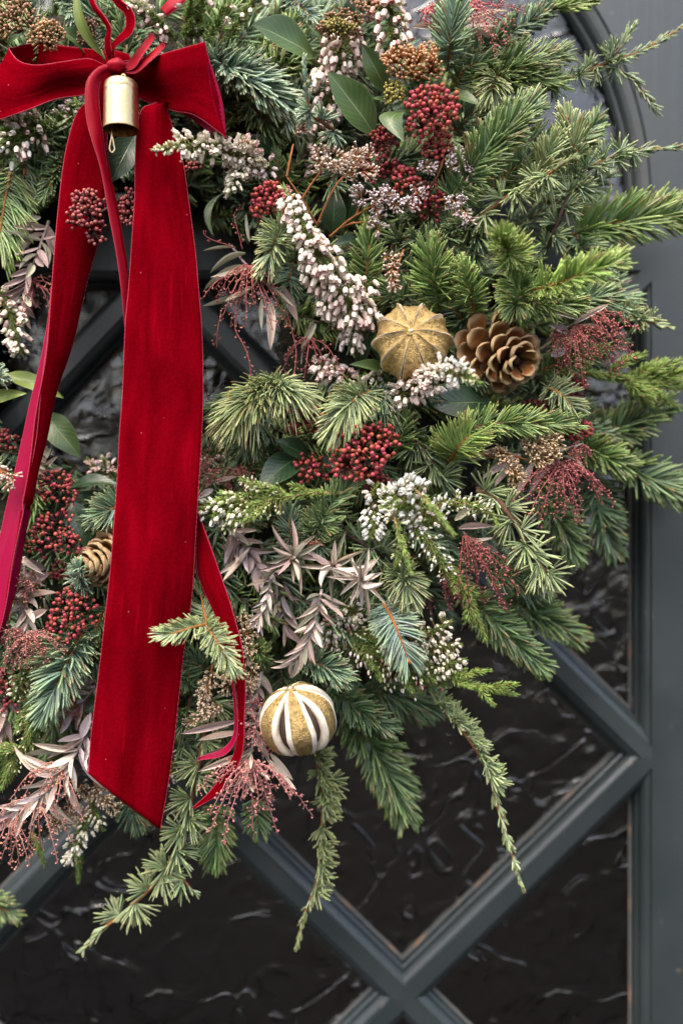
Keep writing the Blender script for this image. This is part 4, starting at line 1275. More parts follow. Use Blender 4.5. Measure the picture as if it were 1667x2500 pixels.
def build_bow():
    o0 = P(285, 160, 110)
    root = thing('velvet_bow', 'wide crimson velvet ribbon bow with two loops and long hanging tails', 'ribbon bow', o0)
    # long tail in front
    Lm = [(385, 252, 118), (350, 264, 124), (336, 310, 128), (331, 390, 131), (330, 478, 132), (324, 567, 133), (315, 700, 134), (308, 790, 134), (300, 971, 135), (292, 1080, 136), (277, 1305, 138), (266, 1430, 138), (245, 1620, 137), (223, 1800, 135), (217, 1888, 134)]
    Rm = [(405, 258, 112), (415, 285, 114), (430, 330, 117), (448, 391, 121), (460, 484, 125), (476, 605, 127), (486, 720, 128), (493, 810, 129), (496, 950, 130), (492, 1070, 131), (478, 1305, 131), (469, 1450, 130), (446, 1620, 126), (420, 1850, 124), (392, 2023, 124)]
    strip(root, 'tail', Lm, Rm, n=150, m=21, crown=0.004, wob=0.0012, seed=1)
    # the other tail, creased along its length so that its satin back shows
    Lv = [(212, 250, 108), (190, 275, 116), (172, 325, 120), (156, 400, 122), (142, 525, 124), (129, 669, 126), (118, 828, 128), (99, 971, 130), (81, 1100, 131), (48, 1289, 132), (19, 1450, 132), (-12, 1580, 132)]
    Rv = [(268, 255, 104), (264, 300, 108), (262, 350, 110), (258, 430, 112), (252, 540, 112), (218, 672, 112), (181, 835, 112), (137, 975, 113), (108, 1100, 114), (64, 1289, 116), (34, 1450, 118), (0, 1580, 120)]
    strip(root, 'tail', Lv, Rv, n=110, m=13, crown=0.002, wob=0.0006, seed=2)
    Ls = [(128, 700, 123), (116, 790, 120), (92, 907, 117), (64, 1035, 115), (48, 1100, 115), (0, 1305, 117), (-32, 1450, 119), (-60, 1580, 120)]
    Rs = [(127.5, 700, 125.5), (121, 790, 126.4), (107.5, 907, 128), (91, 1035, 129.2), (81.5, 1100, 130), (46, 1305, 131), (20, 1450, 131), (-11, 1580, 131)]
    strip(root, 'tail_back', Ls, Rs, front='satin', back='velvet', n=80, m=11, crown=-0.0015, wob=0.0004, seed=3, th=0.0004)
    # left loop: out along the back, round, and back in front
    U = [(262, 122, 96), (200, 114, 92), (120, 108, 92), (60, 110, 96), (30, 116, 104), (24, 124, 114), (34, 140, 124), (60, 152, 130), (100, 157, 133), (160, 150, 132), (222, 142, 126), (262, 158, 118)]
    Lo = [(262, 205, 92), (200, 225, 88), (120, 240, 86), (50, 262, 88), (0, 285, 94), (-26, 292, 106), (-22, 288, 120), (10, 283, 128), (70, 266, 130), (143, 240, 126), (215, 228, 122), (262, 200, 114)]
    strip(root, 'loop', U, Lo, n=110, m=23, crown=0.0, wob=0.0026, seed=4, freq=0.8)
    # right loop
    U = [(300, 150, 112), (330, 148, 112), (357, 152, 116), (400, 132, 128), (450, 116, 138), (490, 105, 143), (499, 104, 143), (494, 110, 134), (470, 118, 112), (420, 128, 100), (350, 142, 96), (300, 155, 96)]
    Lo = [(305, 215, 106), (340, 240, 106), (384, 258, 112), (420, 270, 122), (472, 280, 132), (530, 318, 142), (552, 337, 142), (541, 326, 130), (505, 308, 108), (450, 280, 98), (370, 255, 94), (305, 215, 94)]
    strip(root, 'loop', U, Lo, n=110, m=23, crown=0.0, wob=0.0012, seed=5, freq=0.8)
    # its underside turned outwards
    strip(root, 'loop_back', [(428, 266, 112), (460, 285, 116), (495, 308, 122), (522, 326, 130)], [(440, 258, 118), (470, 268, 124), (505, 285, 130), (535, 315, 137)], front='satin', back='velvet', n=30, m=7, seed=6)
    # gathered centre
    strip(root, 'gathered_centre', [(255, 128, 100), (285, 124, 112), (318, 132, 104)], [(255, 215, 100), (290, 222, 112), (322, 212, 104)], n=24, m=9, crown=0.003, wob=0.001, seed=7)

    o1 = P(285, 158, 128)
    nb = thing('narrow_ribbon', 'narrow red ribbon knotted over the bow with thin trailing ends', 'ribbon', o1)
    # knot
    kc = P(285, 160, 127); V, F = icosphere(3)
    V = V * np.array([23, 14, 18]) * S(127)
    V = V * (1 + 0.06 * np.sin(V[:, :1] * 900) + 0.05 * np.sin(V[:, 2:3] * 1300 + 1))
    link('knot', make_mesh('knot', V + kc - o1, [F], mats=['satin_red'], luv=V[:, [0, 2]] * 60), nb)
    def band(name, c, w, front='satin_red', back='velvet', n=50, seed=0, nx=None):
        """centre line (px,py,d,width px, tilt in mm between edges)"""
        c = np.array(c, float)
        pts = c[:, :3]
        Lp, Rp = [], []
        g = np.gradient(pts[:, :2], axis=0)
        for k in range(len(c)):
            t = g[k] / np.linalg.norm(g[k]); nv = np.array([-t[1], t[0]])
            wd = c[k, 3] / 2; tl = c[k, 4] if c.shape[1] > 4 else 0
            Lp.append((pts[k, 0] + nv[0] * wd, pts[k, 1] + nv[1] * wd, pts[k, 2] + tl)); Rp.append((pts[k, 0] - nv[0] * wd, pts[k, 1] - nv[1] * wd, pts[k, 2] - tl))
        return strip(nb, name, Lp, Rp, front=front, back=back, n=n, m=7, crown=0.0008, wob=0.0003, th=0.0004, edge_r=0.0003, seed=seed)
    band('loop', [(278, 150, 122, 18, 2), (266, 128, 124, 16, 3), (263, 98, 126, 15, 3), (266, 70, 128, 13, 4), (252, 45, 128, 14, 3), (232, 20, 126, 14, 3), (222, -6, 122, 14, 3), (222, -40, 118, 14, 3)], 0, front='velvet', back='satin', seed=1)
    band('loop', [(276, 150, 122, 16, 2), (274, 118, 126, 14, 3), (290, 98, 130, 16, 3), (312, 78, 132, 20, 3), (320, 52, 132, 22, 3), (312, 26, 130, 20, 3), (290, 6, 126, 18, 3), (270, -30, 122, 18, 3)], 0, front='velvet', back='satin', seed=2)
    band('trailing_end', [(300, 165, 122, 18, 2), (322, 158, 126, 20, 4), (340, 132, 128, 18, 4), (358, 108, 126, 16, 4), (374, 84, 118, 14, 3)], 0, seed=3)
    band('trailing_end', [(300, 168, 122, 16, 2), (330, 168, 126, 16, 4), (358, 146, 128, 14, 4), (386, 122, 124, 14, 4), (400, 106, 116, 12, 3)], 0, seed=4)
    band('trailing_end', [(400, 30, 112, 26, 2), (420, 12, 116, 30, 2), (445, -10, 116, 30, 2)], 0, seed=9, n=16)
    band('tail', [(276, 164, 126, 20, 1), (248, 176, 130, 26, 2), (230, 200, 134, 32, 3), (226, 240, 136, 34, 3), (230, 290, 137, 34, 3), (240, 340, 137, 28, 4), (252, 395, 136, 18, 4), (263, 450, 135, 16, 4), (276, 520, 134, 17, 4), (291, 600, 133, 18, 4), (304, 690, 131, 20, 3), (314, 780, 127, 20, 2), (322, 850, 124, 20, 2)], 0, n=110, seed=5)
    band('tail', [(282, 172, 124, 24, 1), (262, 190, 127, 26, 2), (248, 230, 129, 20, 2), (247, 290, 130, 16, 3), (252, 350, 131, 14, 3), (262, 420, 132, 12, 3), (277, 490, 131, 12, 3), (295, 580, 130, 13, 3), (309, 670, 128, 13, 3), (318, 770, 125, 12, 2)], 0, n=90, front='velvet', back='satin', seed=6)
    # the end that comes out below, right of the long tail
    strip(nb, 'tail', [(476, 1200, 118), (481, 1300, 120), (484, 1400, 122), (522, 1496, 124), (541, 1545, 125), (570, 1655, 126), (580, 1719, 126), (580, 1800, 126), (566, 1855, 125), (520, 1925, 121), (472, 1972, 117)],
          [(480, 1240, 122), (508, 1320, 126), (535, 1400, 128), (566, 1489, 130), (591, 1585, 131), (599, 1687, 131), (598, 1740, 131), (597, 1800, 130), (584, 1860, 128), (540, 1932, 124), (474, 1975, 118)], n=90, m=9, crown=0.0006, wob=0.0004, seed=8)
    strip(nb, 'tail_back', [(474, 1280, 112), (478, 1350, 114), (481, 1400, 116), (505, 1470, 118), (528, 1530, 119), (560, 1640, 121), (572, 1719, 121), (572, 1790, 120), (545, 1828, 119), (484, 1850, 117)],
          [(482, 1280, 119), (485, 1350, 120.5), (497, 1400, 122), (527, 1488, 124), (545, 1545, 125), (568, 1640, 126), (579, 1719, 126), (578, 1795, 124), (549, 1842, 122), (486, 1856, 118)], front='satin', back='velvet', n=80, m=7, crown=0.0, wob=0.0003, seed=9, th=0.0003)
build_bow()

# ------------------------------------------------------------------ brass bell
def build_bell():
    dm = 140
    s = S(dm)
    top, bot = P(296, 192, dm), P(294, 317, dm)
    h = top[2] - bot[2]; Rr = 42.0 * s
    ax = np.array([top[0], top[1], 0.0])
    o0 = np.array([top[0], top[1], top[2]])
    root = thing('bell', 'small gold brass bell hanging from the ribbon knot', 'bell', o0)
    prof = [(0.0, 0.000), (0.45, -0.001), (0.80, -0.002), (0.93, -0.0035), (0.965, -0.0065), (0.965, -0.0068 - 0.001), (0.955, -0.0082), (0.955, -0.0088), (0.975, -0.0094), (0.985, -0.012), (0.99, -h * 0.5), (1.0, -h * 0.8), (1.02, -h + 0.0012), (1.035, -h), (1.02, -h - 0.0003), (0.985, -h + 0.0006), (0.955, -h * 0.8), (0.94, -h * 0.4), (0.90, -0.007), (0.0, -0.0045)]
    n = 64; m = len(prof)
    V = []
    for k, (r, z) in enumerate(prof):
        for q in range(n):
            a = 2 * math.pi * q / n
            dent = 1 + 0.006 * math.sin(3 * a + z * 400) + 0.004 * math.sin(7 * a + 2)
            zz = z + (0.0005 * math.sin(5 * a) + 0.0004 * math.sin(11 * a + 1) if 4 <= k <= 8 else 0)
            V.append((Rr * r * math.cos(a) * dent, Rr * r * math.sin(a) * dent, zz))
    F = np.array([(k * n + q, (k + 1) * n + q, (k + 1) * n + (q + 1) % n, k * n + (q + 1) % n) for k in range(m - 1) for q in range(n)])
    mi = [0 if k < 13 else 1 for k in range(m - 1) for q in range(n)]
    link('bell_body', make_mesh('bell_body', np.array(V), [F], mats=['brass', 'brass_inside'], midx=mi), root)
    a = Acc()
    t = np.linspace(-0.15 * math.pi, 1.15 * math.pi, 20)
    W = o0 + np.stack([5.5 * s * np.cos(t) + 6 * s, np.zeros(20), 9 * s * np.sin(t) + 1 * s], 1)
    tube(a, W, 2.0 * s, (1, 1, 1), 8)
    link('hanging_loop', a.mesh('hanging_loop', o0, ['wire']), root)
    a = Acc()
    x0, zb = -20 * s, -h
    W = [(x0 + 1 * s, 0, zb + 40 * s), (x0, -4 * s, zb + 5 * s), (x0 - 1 * s, -6 * s, zb - 18 * s), (x0 - 5 * s, -6 * s, zb - 38 * s), (x0 - 6 * s, -6 * s, zb - 50 * s), (x0, -6 * s, zb - 58 * s), (x0 + 6 * s, -6 * s, zb - 50 * s), (x0 + 4 * s, -6 * s, zb - 38 * s), (x0 + 0.5 * s, -5 * s, zb - 16 * s)]
    tube(a, spline(np.array(W) + o0, 50), 1.9 * s, (1, 1, 1), 8)
    link('clapper', a.mesh('clapper', o0, ['wire']), root)
build_bell()

# ------------------------------------------------------------------ gilded dried oranges
def axes_from(ax):
    A = nrm(np.array(ax, float)); u = nrm(np.cross(A, [0.13, 0.4, 1.0])); return A, u, np.cross(A, u)

def orange(label, c, rad, axis, nseg, gap, rim, flare, squash, phase=0.0, kind=0):
    s = S(c[2]); o0 = P(*c); Rr = rad * s
    A, u, v = axes_from(axis)
    phase += math.atan2(-v[1], -u[1])          # measured from the side that faces the viewer
    root = thing('dried_orange', label, 'dried orange', o0, 'gold dried oranges')
    nt_, nf = 26, 9
    th = np.linspace(math.radians(7), math.radians(173), nt_)
    core, cf = icosphere(3)
    link('core', make_mesh('core', core * Rr * 0.80 * np.array([1, 1, 1]), [cf], mats=['orange_core']), root)
    step = 2 * math.pi / nseg
    for k in range(nseg):
        f0 = phase + k * step
        wv = R.uniform(0.7, 1.35)
        def pt(t, x, rr):
            # x in -1..1 across the segment
            g = gap * wv * math.sin(t) ** 0.8 if True else 0
            half = (step - g) / 2 * (1 + 0.02 * math.sin(5 * t + 2 * k) + 0.012 * math.sin(13 * t + k))
            a = f0 + x * half
            r = Rr * rr * (1 + flare * (abs(x) ** 3) * math.sin(t)) * (1 + 0.02 * math.sin(5 * t + 3 * k) + 0.014 * math.sin(9 * x + k) + 0.03 * math.sin(2 * a + t + rad))
            return (A * math.cos(t) * squash + (u * math.cos(a) + v * math.sin(a)) * math.sin(t)) * r
        V, C = [], []
        xs = np.linspace(-1, 1, nf)
        gx = 1.0 - rim
        for t in th:
            for x in xs:
                V.append(pt(t, x * gx, 1.0))
        n0 = nt_ * nf
        # pith rim: outer shoulder, outer edge, inner edge
        for t in th:
            for sx in (-1, 1):
                V.append(pt(t, sx * gx, 1.0)); V.append(pt(t, sx * (gx + 0.3 * rim), 1.006)); V.append(pt(t, sx, 0.985)); V.append(pt(t, sx * 0.99, 0.90)); V.append(pt(t, sx * 0.9, 0.80))
        F0 = [(i * nf + j, i * nf + j + 1, (i + 1) * nf + j + 1, (i + 1) * nf + j) for i in range(nt_ - 1) for j in range(nf - 1)]
        F1 = []
        for i in range(nt_ - 1):
            for q in range(2):
                for e in range(4):
                    b0 = n0 + i * 10 + q * 5 + e; b1 = b0 + 10
                    F1.append((b0, b0 + 1, b1 + 1, b1) if q else (b0 + 1, b0, b1, b1 + 1))
        link('peel_segment', make_mesh('peel_segment', np.array(V), [np.array(F0 + F1)], mats=['gold_peel', 'pith'], midx=[0] * len(F0) + [1] * len(F1)), root)
    # calyx ends
    for sg in (1, -1):
        V, F = icosphere(2)
        q = V * np.array([1, 1, 1]) * Rr * 0.15
        q = q - (q @ A)[:, None] * A * 0.72
        link('calyx', make_mesh('calyx', q + A * sg * squash * Rr * 0.985, [F], mats=['gold_peel']), root)
        if sg == 1:
            link('calyx_stub', make_mesh('calyx_stub', V * Rr * 0.045 + A * squash * Rr * 1.03, [F], mats=['pith']), root)
    return root
orange('gold sprayed dried orange with narrow slits beside the open pine cone', (1007, 838, 118), 90, (-0.10, -0.92, 0.20), 10, 0.055, 0.035, 0.13, 0.86, 0.2)
orange('gold dried orange with wide white pith slits low beside the narrow ribbon', (726, 1757, 118), 93, (-0.18, -0.34, 0.92), 6, 0.30, 0.36, 0.0, 0.93, 0.10)

# ------------------------------------------------------------------ pine cones
def scale_mesh():
    nv, nu = 9, 7
    top, bot, C = [], [], []
    for i in range(nv):
        v = i / (nv - 1)
        w = 0.13 + 0.34 * (v ** 1.1)
        if v > 0.62:
            w = 0.45 * math.sqrt(max(0.0, 1 - ((v - 0.62) / 0.40) ** 2)) + 0.02
        for j in range(nu):
            u = j / (nu - 1) * 2 - 1
            z = 0.04 * v + 0.62 * max(0, v - 0.55) ** 1.5 + 0.30 * (u * w / 0.45) ** 2 * v * min(1, (1.04 - v) * 5)
            thk = 0.06 + 0.15 * max(0, (v - 0.6) / 0.4) * (1 - 0.5 * abs(u)) if v < 0.97 else 0.05
            top.append((u * w, v, z + thk * 0.4)); bot.append((u * w, v * 0.99, z - thk))
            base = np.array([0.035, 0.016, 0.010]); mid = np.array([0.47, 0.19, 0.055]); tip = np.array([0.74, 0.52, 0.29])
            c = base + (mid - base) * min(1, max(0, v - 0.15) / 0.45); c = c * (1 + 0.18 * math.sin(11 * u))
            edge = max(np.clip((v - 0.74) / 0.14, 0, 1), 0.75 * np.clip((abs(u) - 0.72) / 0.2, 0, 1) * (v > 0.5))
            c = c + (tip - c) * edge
            C.append(c)
    V = np.array(top + bot); C = np.array(C + [c * 0.9 for c in C])
    n = nv * nu
    F = []
    for i in range(nv - 1):
        for j in range(nu - 1):
            a = i * nu + j
            F.append((a, a + 1, a + nu + 1, a + nu)); F.append((n + a, n + a + nu, n + a + nu + 1, n + a + 1))
    for i in range(nv - 1):
        a = i * nu; F.append((a, a + nu, n + a + nu, n + a)); a = i * nu + nu - 1; F.append((a, n + a, n + a + nu, a + nu))
    for j in range(nu - 1):
        a = (nv - 1) * nu + j; F.append((a, a + 1, n + a + 1, n + a))
    return make_mesh('scale', V, [np.array(F)], C, mats=['cone_scale'])
SCALE = scale_mesh()
def cone(label, c, rad, length, axis, n, lo=98, hi=28, phase=0.0, wid=0.62):
    """c: centre of the base; rad: radius in px; length of the axis in px"""
    s = S(c[2]); o0 = P(*c)
    A, u, v = axes_from(axis)
    root = thing('pine_cone', label, 'pine cone', o0, 'pine cones in the wreath')
    a = Acc()
    W = o0 + A * np.linspace(-4, length * 0.9, 8)[:, None] * s
    tube(a, W, np.linspace(0.26, 0.07, 8) * rad * s, (0.07, 0.03, 0.014), 8)
    link('core', a.mesh('core', o0, ['bark']), root)
    for k in range(n):
        f = (k + 0.5) / n
        an = phase + k * 2.39996
        op = math.radians(lo + (hi - lo) * f ** 1.0 + R.normal(0, 3.5))
        out = math.cos(an) * u + math.sin(an) * v
        D = math.cos(op) * A + math.sin(op) * out
        Z = math.sin(op) * A - math.cos(op) * out
        ln = rad * s * (0.62 - 0.27 * f ** 1.5) * R.uniform(0.92, 1.08)
        p = A * length * s * f * 0.9 + out * rad * s * (0.22 - 0.16 * f)
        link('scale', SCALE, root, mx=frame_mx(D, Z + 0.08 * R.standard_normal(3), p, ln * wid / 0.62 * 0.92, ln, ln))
    return root
cone('open brown pine cone with tan tipped scales right of the gold orange', (1200, 858, 84), 128, 150, (0.28, -0.86, -0.30), 44, lo=116, hi=44, wid=0.52)
cone('tan pine cone half hidden behind the left edge of the long tail', (310, 1360, 78), 100, 130, (-0.50, -0.70, -0.10), 50, lo=96, hi=30, wid=0.70)
cone('brown pine cone cut off by the left edge above the bow loop', (-30, 95, 82), 70, 60, (0.35, -0.9, 0.1), 40)
# ------------------------------------------------------------------ fir sprigs, measured one by one
fir('dark blue green fir sprig hanging at the top edge left of the narrow ribbon loop', [(140, -60, 70), (165, -10, 82), (182, 45, 88)], nl=46, pal='blue')
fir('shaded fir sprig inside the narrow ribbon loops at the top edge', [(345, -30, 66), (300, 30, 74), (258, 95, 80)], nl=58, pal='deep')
fir('dark fir sprig peeking out right of the bow knot above the right loop', [(300, 60, 70), (335, 90, 78), (372, 125, 82)], nl=40, pal='blue')
fir('thick curved silvery noble fir sprig right beside the right bow loop', [(498, 140, 84), (560, 165, 104), (625, 200, 112), (690, 255, 108), (725, 305, 98)], nl=76, nw=8.5, pal='ice', style='flat', sp=0.6, alpha=(44, 30), droop=0.06, jit=0.16)
fir('lower spray of silvery noble fir needles under the broad leaf', [(600, 245, 84), (640, 285, 92), (672, 318, 92)], nl=58, nw=7, pal='fir', sp=1.0, alpha=(50, 30), droop=0.05)
fir('small frosted fir tip between the broad leaf and the top edge', [(700, -10, 70), (730, 12, 82), (762, 38, 88)], nl=44, pal='ice')
fir('fir sprig with an orange stem and long drooping needles at the left edge', [(28, 420, 88), (12, 500, 94), (-4, 600, 96)], nl=86, nw=6, pal='fresh', style='comb', sp=1.2, alpha=(70, 40), droop=0.30)
fir('fir sprig with an orange stem hanging under the white heather at the left', [(64, 400, 84), (58, 450, 88), (56, 500, 88)], nl=60, pal='fir', style='comb', sp=1.2, droop=0.28)
fir('short bushy fir tip touching the left edge of the folded tail', [(160, 375, 82), (132, 430, 92), (112, 478, 94)], nl=34, pal='fir', sp=0.9, bud=False)
fir('small dark fir tip below the white heather beside the folded tail', [(165, 330, 74), (140, 362, 82), (122, 392, 84)], nl=36, pal='blue', sp=1.0)
fir('pale frosted fir tip poking in from the left edge above the lime leaves', [(-50, 905, 92), (-12, 915, 104), (8, 925, 110)], nl=40, nw=6.5, pal='ice', style='all', sp=0.7, alpha=(70, 25))
fir('small star shaped fir tip beside the tan pine cone', [(200, 1445, 92), (196, 1410, 106), (194, 1384, 118)], nl=40, nw=5.5, pal='ice', style='all', sp=0.75, alpha=(80, 40))
fir('bluish fir sprig tucked behind the long tail above the tan pine cone', [(320, 1225, 84), (280, 1240, 92), (238, 1262, 94)], nl=56, pal='blue', style='flat', sp=1.0)
fir('small dark fir sprig between the berries and the long tail', [(262, 1478, 86), (242, 1520, 94), (224, 1570, 94)], nl=36, pal='fir', sp=1.1)
fir('broad silvery fir sprig pointing down left under the berries by the long tail', [(205, 1545, 92), (168, 1610, 110), (140, 1670, 116), (116, 1725, 114)], nl=76, nw=8, pal='blue', style='flat', sp=1.05, alpha=(66, 24))
fir('small blurred fir tip at the lower left edge over the lattice', [(-70, 2175, 30), (-20, 2205, 34), (26, 2228, 34)], nl=46, pal='fir', sp=1.2)
fir('pale fir tip in front of the pink and white heather raceme', [(705, 545, 96), (672, 592, 122), (650, 652, 122)], nl=58, nw=6.2, pal='pale', style='all', sp=0.85, alpha=(72, 30))
fir('fir needles in shade behind the pale fir tip left of the heather', [(715, 640, 76), (708, 685, 84), (712, 730, 84)], nl=42, pal='blue', sp=1.2)
fir('tiny upright fir tip right of the cream heather', [(682, 445, 84), (679, 405, 92), (676, 372, 92)], nl=24, nw=4.6, pal='fir', style='all', sp=0.9)
fir('upright fir shoot right of the pink and white heather raceme', [(893, 712, 92), (897, 640, 104), (904, 566, 110)], nl=54, nw=6.5, pal='fresh', style='flat', sp=1.6, alpha=(60, 30))
fir('full fir sprig pointing up above the slit gold orange', [(1072, 760, 92), (1062, 690, 106), (1047, 622, 114)], nl=74, nw=6.2, pal='fresh', style='flat', sp=0.75, stem='green', alpha=(70, 30))
fir('fir sprig fanning left under the statice stem toward the orange', [(1015, 745, 84), (975, 720, 92), (930, 720, 94)], nl=56, pal='fir', sp=1.0, stem='green')
fir('fir sprig with paired needles just above the pine cone', [(1158, 765, 98), (1145, 705, 112), (1126, 655, 116)], nl=48, nw=7, pal='fresh', style='flat', sp=0.95)
fir('bright blurred fir tip standing toward the viewer in the green upper right', [(1262, 650, 118), (1240, 612, 150), (1222, 578, 168)], nl=60, nw=7, pal='lime', style='all', sp=0.8, alpha=(68, 28))
fir('long bright blurred fir sprig reaching right above the pink panicles', [(1290, 712, 128), (1370, 690, 150), (1440, 662, 162), (1500, 642, 164)], nl=60, nw=7.5, pal='lime', style='flat', sp=1.1, alpha=(64, 34))
fir('star of fresh fir needles hanging over the top of the pine cone', [(1262, 690, 100), (1264, 720, 126), (1258, 742, 138)], nl=66, nw=7, pal='fresh', style='all', sp=0.65, alpha=(80, 50), droop=0.12)
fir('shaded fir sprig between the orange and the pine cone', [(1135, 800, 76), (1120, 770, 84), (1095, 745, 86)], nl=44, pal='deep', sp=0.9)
fir('fir sprig running right over the pine cone top', [(1235, 770, 96), (1310, 745, 114), (1388, 742, 118)], nl=62, pal='fresh', style='flat', sp=0.9, droop=0.05)
fir('fir sprig right of the pine cone below the bright blurred sprig', [(1330, 770, 92), (1400, 735, 100), (1480, 722, 98)], nl=56, pal='fir', sp=0.95, stem='green')
fir('plump dark fir sprig pointing up right at the sky reflection', [(1120, 145, 82), (1200, 105, 92), (1275, 62, 92), (1340, 24, 88)], nl=46, nw=8, pal='deep', style='flat', sp=1.05, stem='green', alpha=(74, 36))
fir('lime green fir tip at the top edge in front of the arch moulding', [(1335, 24, 88), (1385, 12, 90), (1428, 4, 88)], nl=48, nw=7, pal='lime', style='flat', sp=1.1, alpha=(38, 18), stem='green')
fir('blue green upright fir sprig below the pink panicle at the top', [(1095, 170, 96), (1098, 95, 114), (1112, 10, 116)], nl=62, nw=7.5, pal='blue', style='all', sp=0.85, alpha=(68, 26))
fir('fir sprig left of the plump dark sprig behind the peach buds', [(1110, 210, 82), (1140, 165, 92), (1190, 150, 96)], nl=48, pal='fir', sp=1.0)
fir('long needled fir sprig sweeping right below the plump dark sprig', [(1160, 190, 84), (1235, 165, 94), (1300, 150, 94), (1358, 138, 90)], nl=66, nw=6, pal='fir', style='flat', sp=0.9, alpha=(50, 26))
fir('second sweeping fir sprig pointing at the arch glass', [(1180, 225, 82), (1245, 195, 92), (1300, 190, 92), (1350, 200, 88)], nl=60, nw=6, pal='fresh', style='flat', sp=0.95, alpha=(48, 26), droop=0.06)
fir('olive drooping fir tip right of the bright red berries', [(1215, 180, 94), (1205, 205, 106), (1196, 235, 108)], nl=56, nw=5.2, pal='olive', style='all', sp=0.8, alpha=(60, 30), droop=0.25, bud=True)
fir('dark fir sprig hidden right of the bright red berries', [(1110, 330, 78), (1140, 290, 86), (1180, 262, 86)], nl=50, pal='deep', sp=1.0)
fir('large glossy fir sprig with hooked needles pointing up right in the centre of the green', [(1090, 500, 92), (1140, 430, 110), (1205, 352, 118), (1250, 300, 118), (1292, 262, 112)], nl=72, nw=7.2, pal='fir', style='flat', sp=0.85, stem='green', alpha=(64, 28))
fir('fir sprig with a rust coloured stem right of the large glossy sprig', [(1405, 395, 96), (1398, 340, 106), (1385, 292, 108)], nl=56, nw=6.2, pal='pale', style='flat', sp=1.2, stem='rust', alpha=(46, 26), bud=True)
fir('dark fir tip in front of the lower arch glass', [(1378, 420, 80), (1420, 350, 84), (1456, 292, 80)], nl=44, nw=7, pal='fir', style='flat', sp=0.9, alpha=(66, 34))
fir('pale green fir sprig between the glossy sprig and the rust stem', [(1290, 455, 92), (1325, 395, 106), (1355, 340, 110)], nl=54, nw=6.5, pal='pale', style='flat', sp=1.0, stem='green')
fir('fir sprig low under the glossy sprig in the upper right green', [(1195, 470, 80), (1245, 420, 88), (1300, 385, 90)], nl=54, pal='fir', sp=1.0)
fir('long fir sprig reaching across the rail to the right edge', [(1395, 575, 64), (1460, 550, 66), (1560, 538, 64), (1690, 516, 60)], nl=80, nw=7.5, pal='fresh', style='flat', sp=1.0, alpha=(62, 34), stem='orange', jit=0.14)
fir('fan of straight needles under the long sprig beside the stile', [(1380, 735, 66), (1440, 722, 70), (1505, 735, 66)], nl=84, nw=6.5, pal='blue', style='flat', sp=0.8, alpha=(56, 22))
fir('fir sprig pointing down right between the long sprig and the fan', [(1405, 575, 76), (1432, 625, 80), (1462, 668, 78)], nl=66, nw=6.2, pal='fir', style='flat', sp=1.0, stem='brown', bud=True)
fir('fir sprig among the pink panicles beside the stile', [(1320, 905, 82), (1385, 880, 92), (1458, 858, 92)], nl=42, nw=6, pal='fresh', sp=1.0)
fir('dark plump fir sprig pointing up right over the stile moulding', [(1440, 1085, 46), (1510, 1045, 50), (1570, 1015, 48), (1620, 992, 44)], nl=62, nw=8, pal='fir', style='flat', sp=1.0, alpha=(66, 36), stem='green')
fir('rounded fir tip in the shade left of the stile moulding', [(1400, 1085, 56), (1460, 1108, 66), (1520, 1138, 66)], nl=56, nw=7.2, pal='fresh', style='flat', sp=0.75, alpha=(70, 36), stem='green')
fir('fir sprig reaching down right across the stile', [(1500, 1125, 44), (1560, 1155, 50), (1610, 1180, 48), (1662, 1208, 44)], nl=66, nw=8, pal='fir', style='flat', sp=1.0, alpha=(64, 34), stem='green')
fir('dark fir sprig hanging straight down below the pink panicle at the right', [(1440, 1160, 36), (1456, 1220, 42), (1470, 1280, 42), (1490, 1335, 38)], nl=62, nw=7.5, pal='deep', style='flat', sp=1.0, stem='green')
fir('soft green fir sprig hanging beside the dark one at the right', [(1320, 1210, 44), (1362, 1270, 52), (1398, 1345, 50)], nl=58, nw=7.5, pal='fir', style='flat', sp=0.95, stem='green')
fir('small pale fir sprig at the lower right of the pine cone', [(1330, 945, 100), (1368, 962, 112), (1402, 998, 114)], nl=50, nw=4.6, pal='pale', style='flat', sp=1.0, alpha=(68, 34))
fir('straight fir sprig lying under the pine cone with upright needles', [(1090, 1068, 98), (1190, 1036, 114), (1290, 1034, 120), (1392, 1034, 116)], nl=52, nw=5.8, pal='fresh', style='flat', sp=0.95, alpha=(54, 30), stem='brown')
fir('bright fan of fir needles below the broad dark leaf', [(1098, 1125, 100), (1118, 1092, 118), (1148, 1062, 122)], nl=76, nw=5.6, pal='lime', style='comb', sp=0.55, alpha=(64, 40), jit=0.14)
fir('small fresh fir shoot right of the big red berry cluster', [(975, 1100, 96), (975, 1055, 108), (978, 1010, 112)], nl=48, nw=5.4, pal='fresh', style='flat', sp=1.0)
fir('drooping olive fir needles under the dark twig knob, left fan', [(668, 945, 104), (620, 972, 120), (568, 1020, 120)], nl=86, nw=5.6, pal='olive', style='up', sp=0.55, alpha=(62, 40), droop=0.36, stem='brown')
fir('drooping olive fir needles under the dark twig knob, right fan', [(652, 940, 104), (690, 950, 118), (728, 968, 118)], nl=84, nw=5.6, pal='pale', style='up', sp=0.6, alpha=(64, 50), droop=0.40, stem='brown')
fir('bluish fir needles hanging below the olive fans', [(640, 1000, 90), (625, 1045, 98), (618, 1080, 98)], nl=58, nw=5.4, pal='blue', style='flat', sp=0.9, droop=0.15)
fir('green fir sprig right of the long tail left of the olive fans', [(560, 955, 92), (551, 1005, 106), (545, 1062, 108)], nl=58, nw=5.2, pal='fir', style='comb', sp=1.1, alpha=(66, 28), droop=0.1)
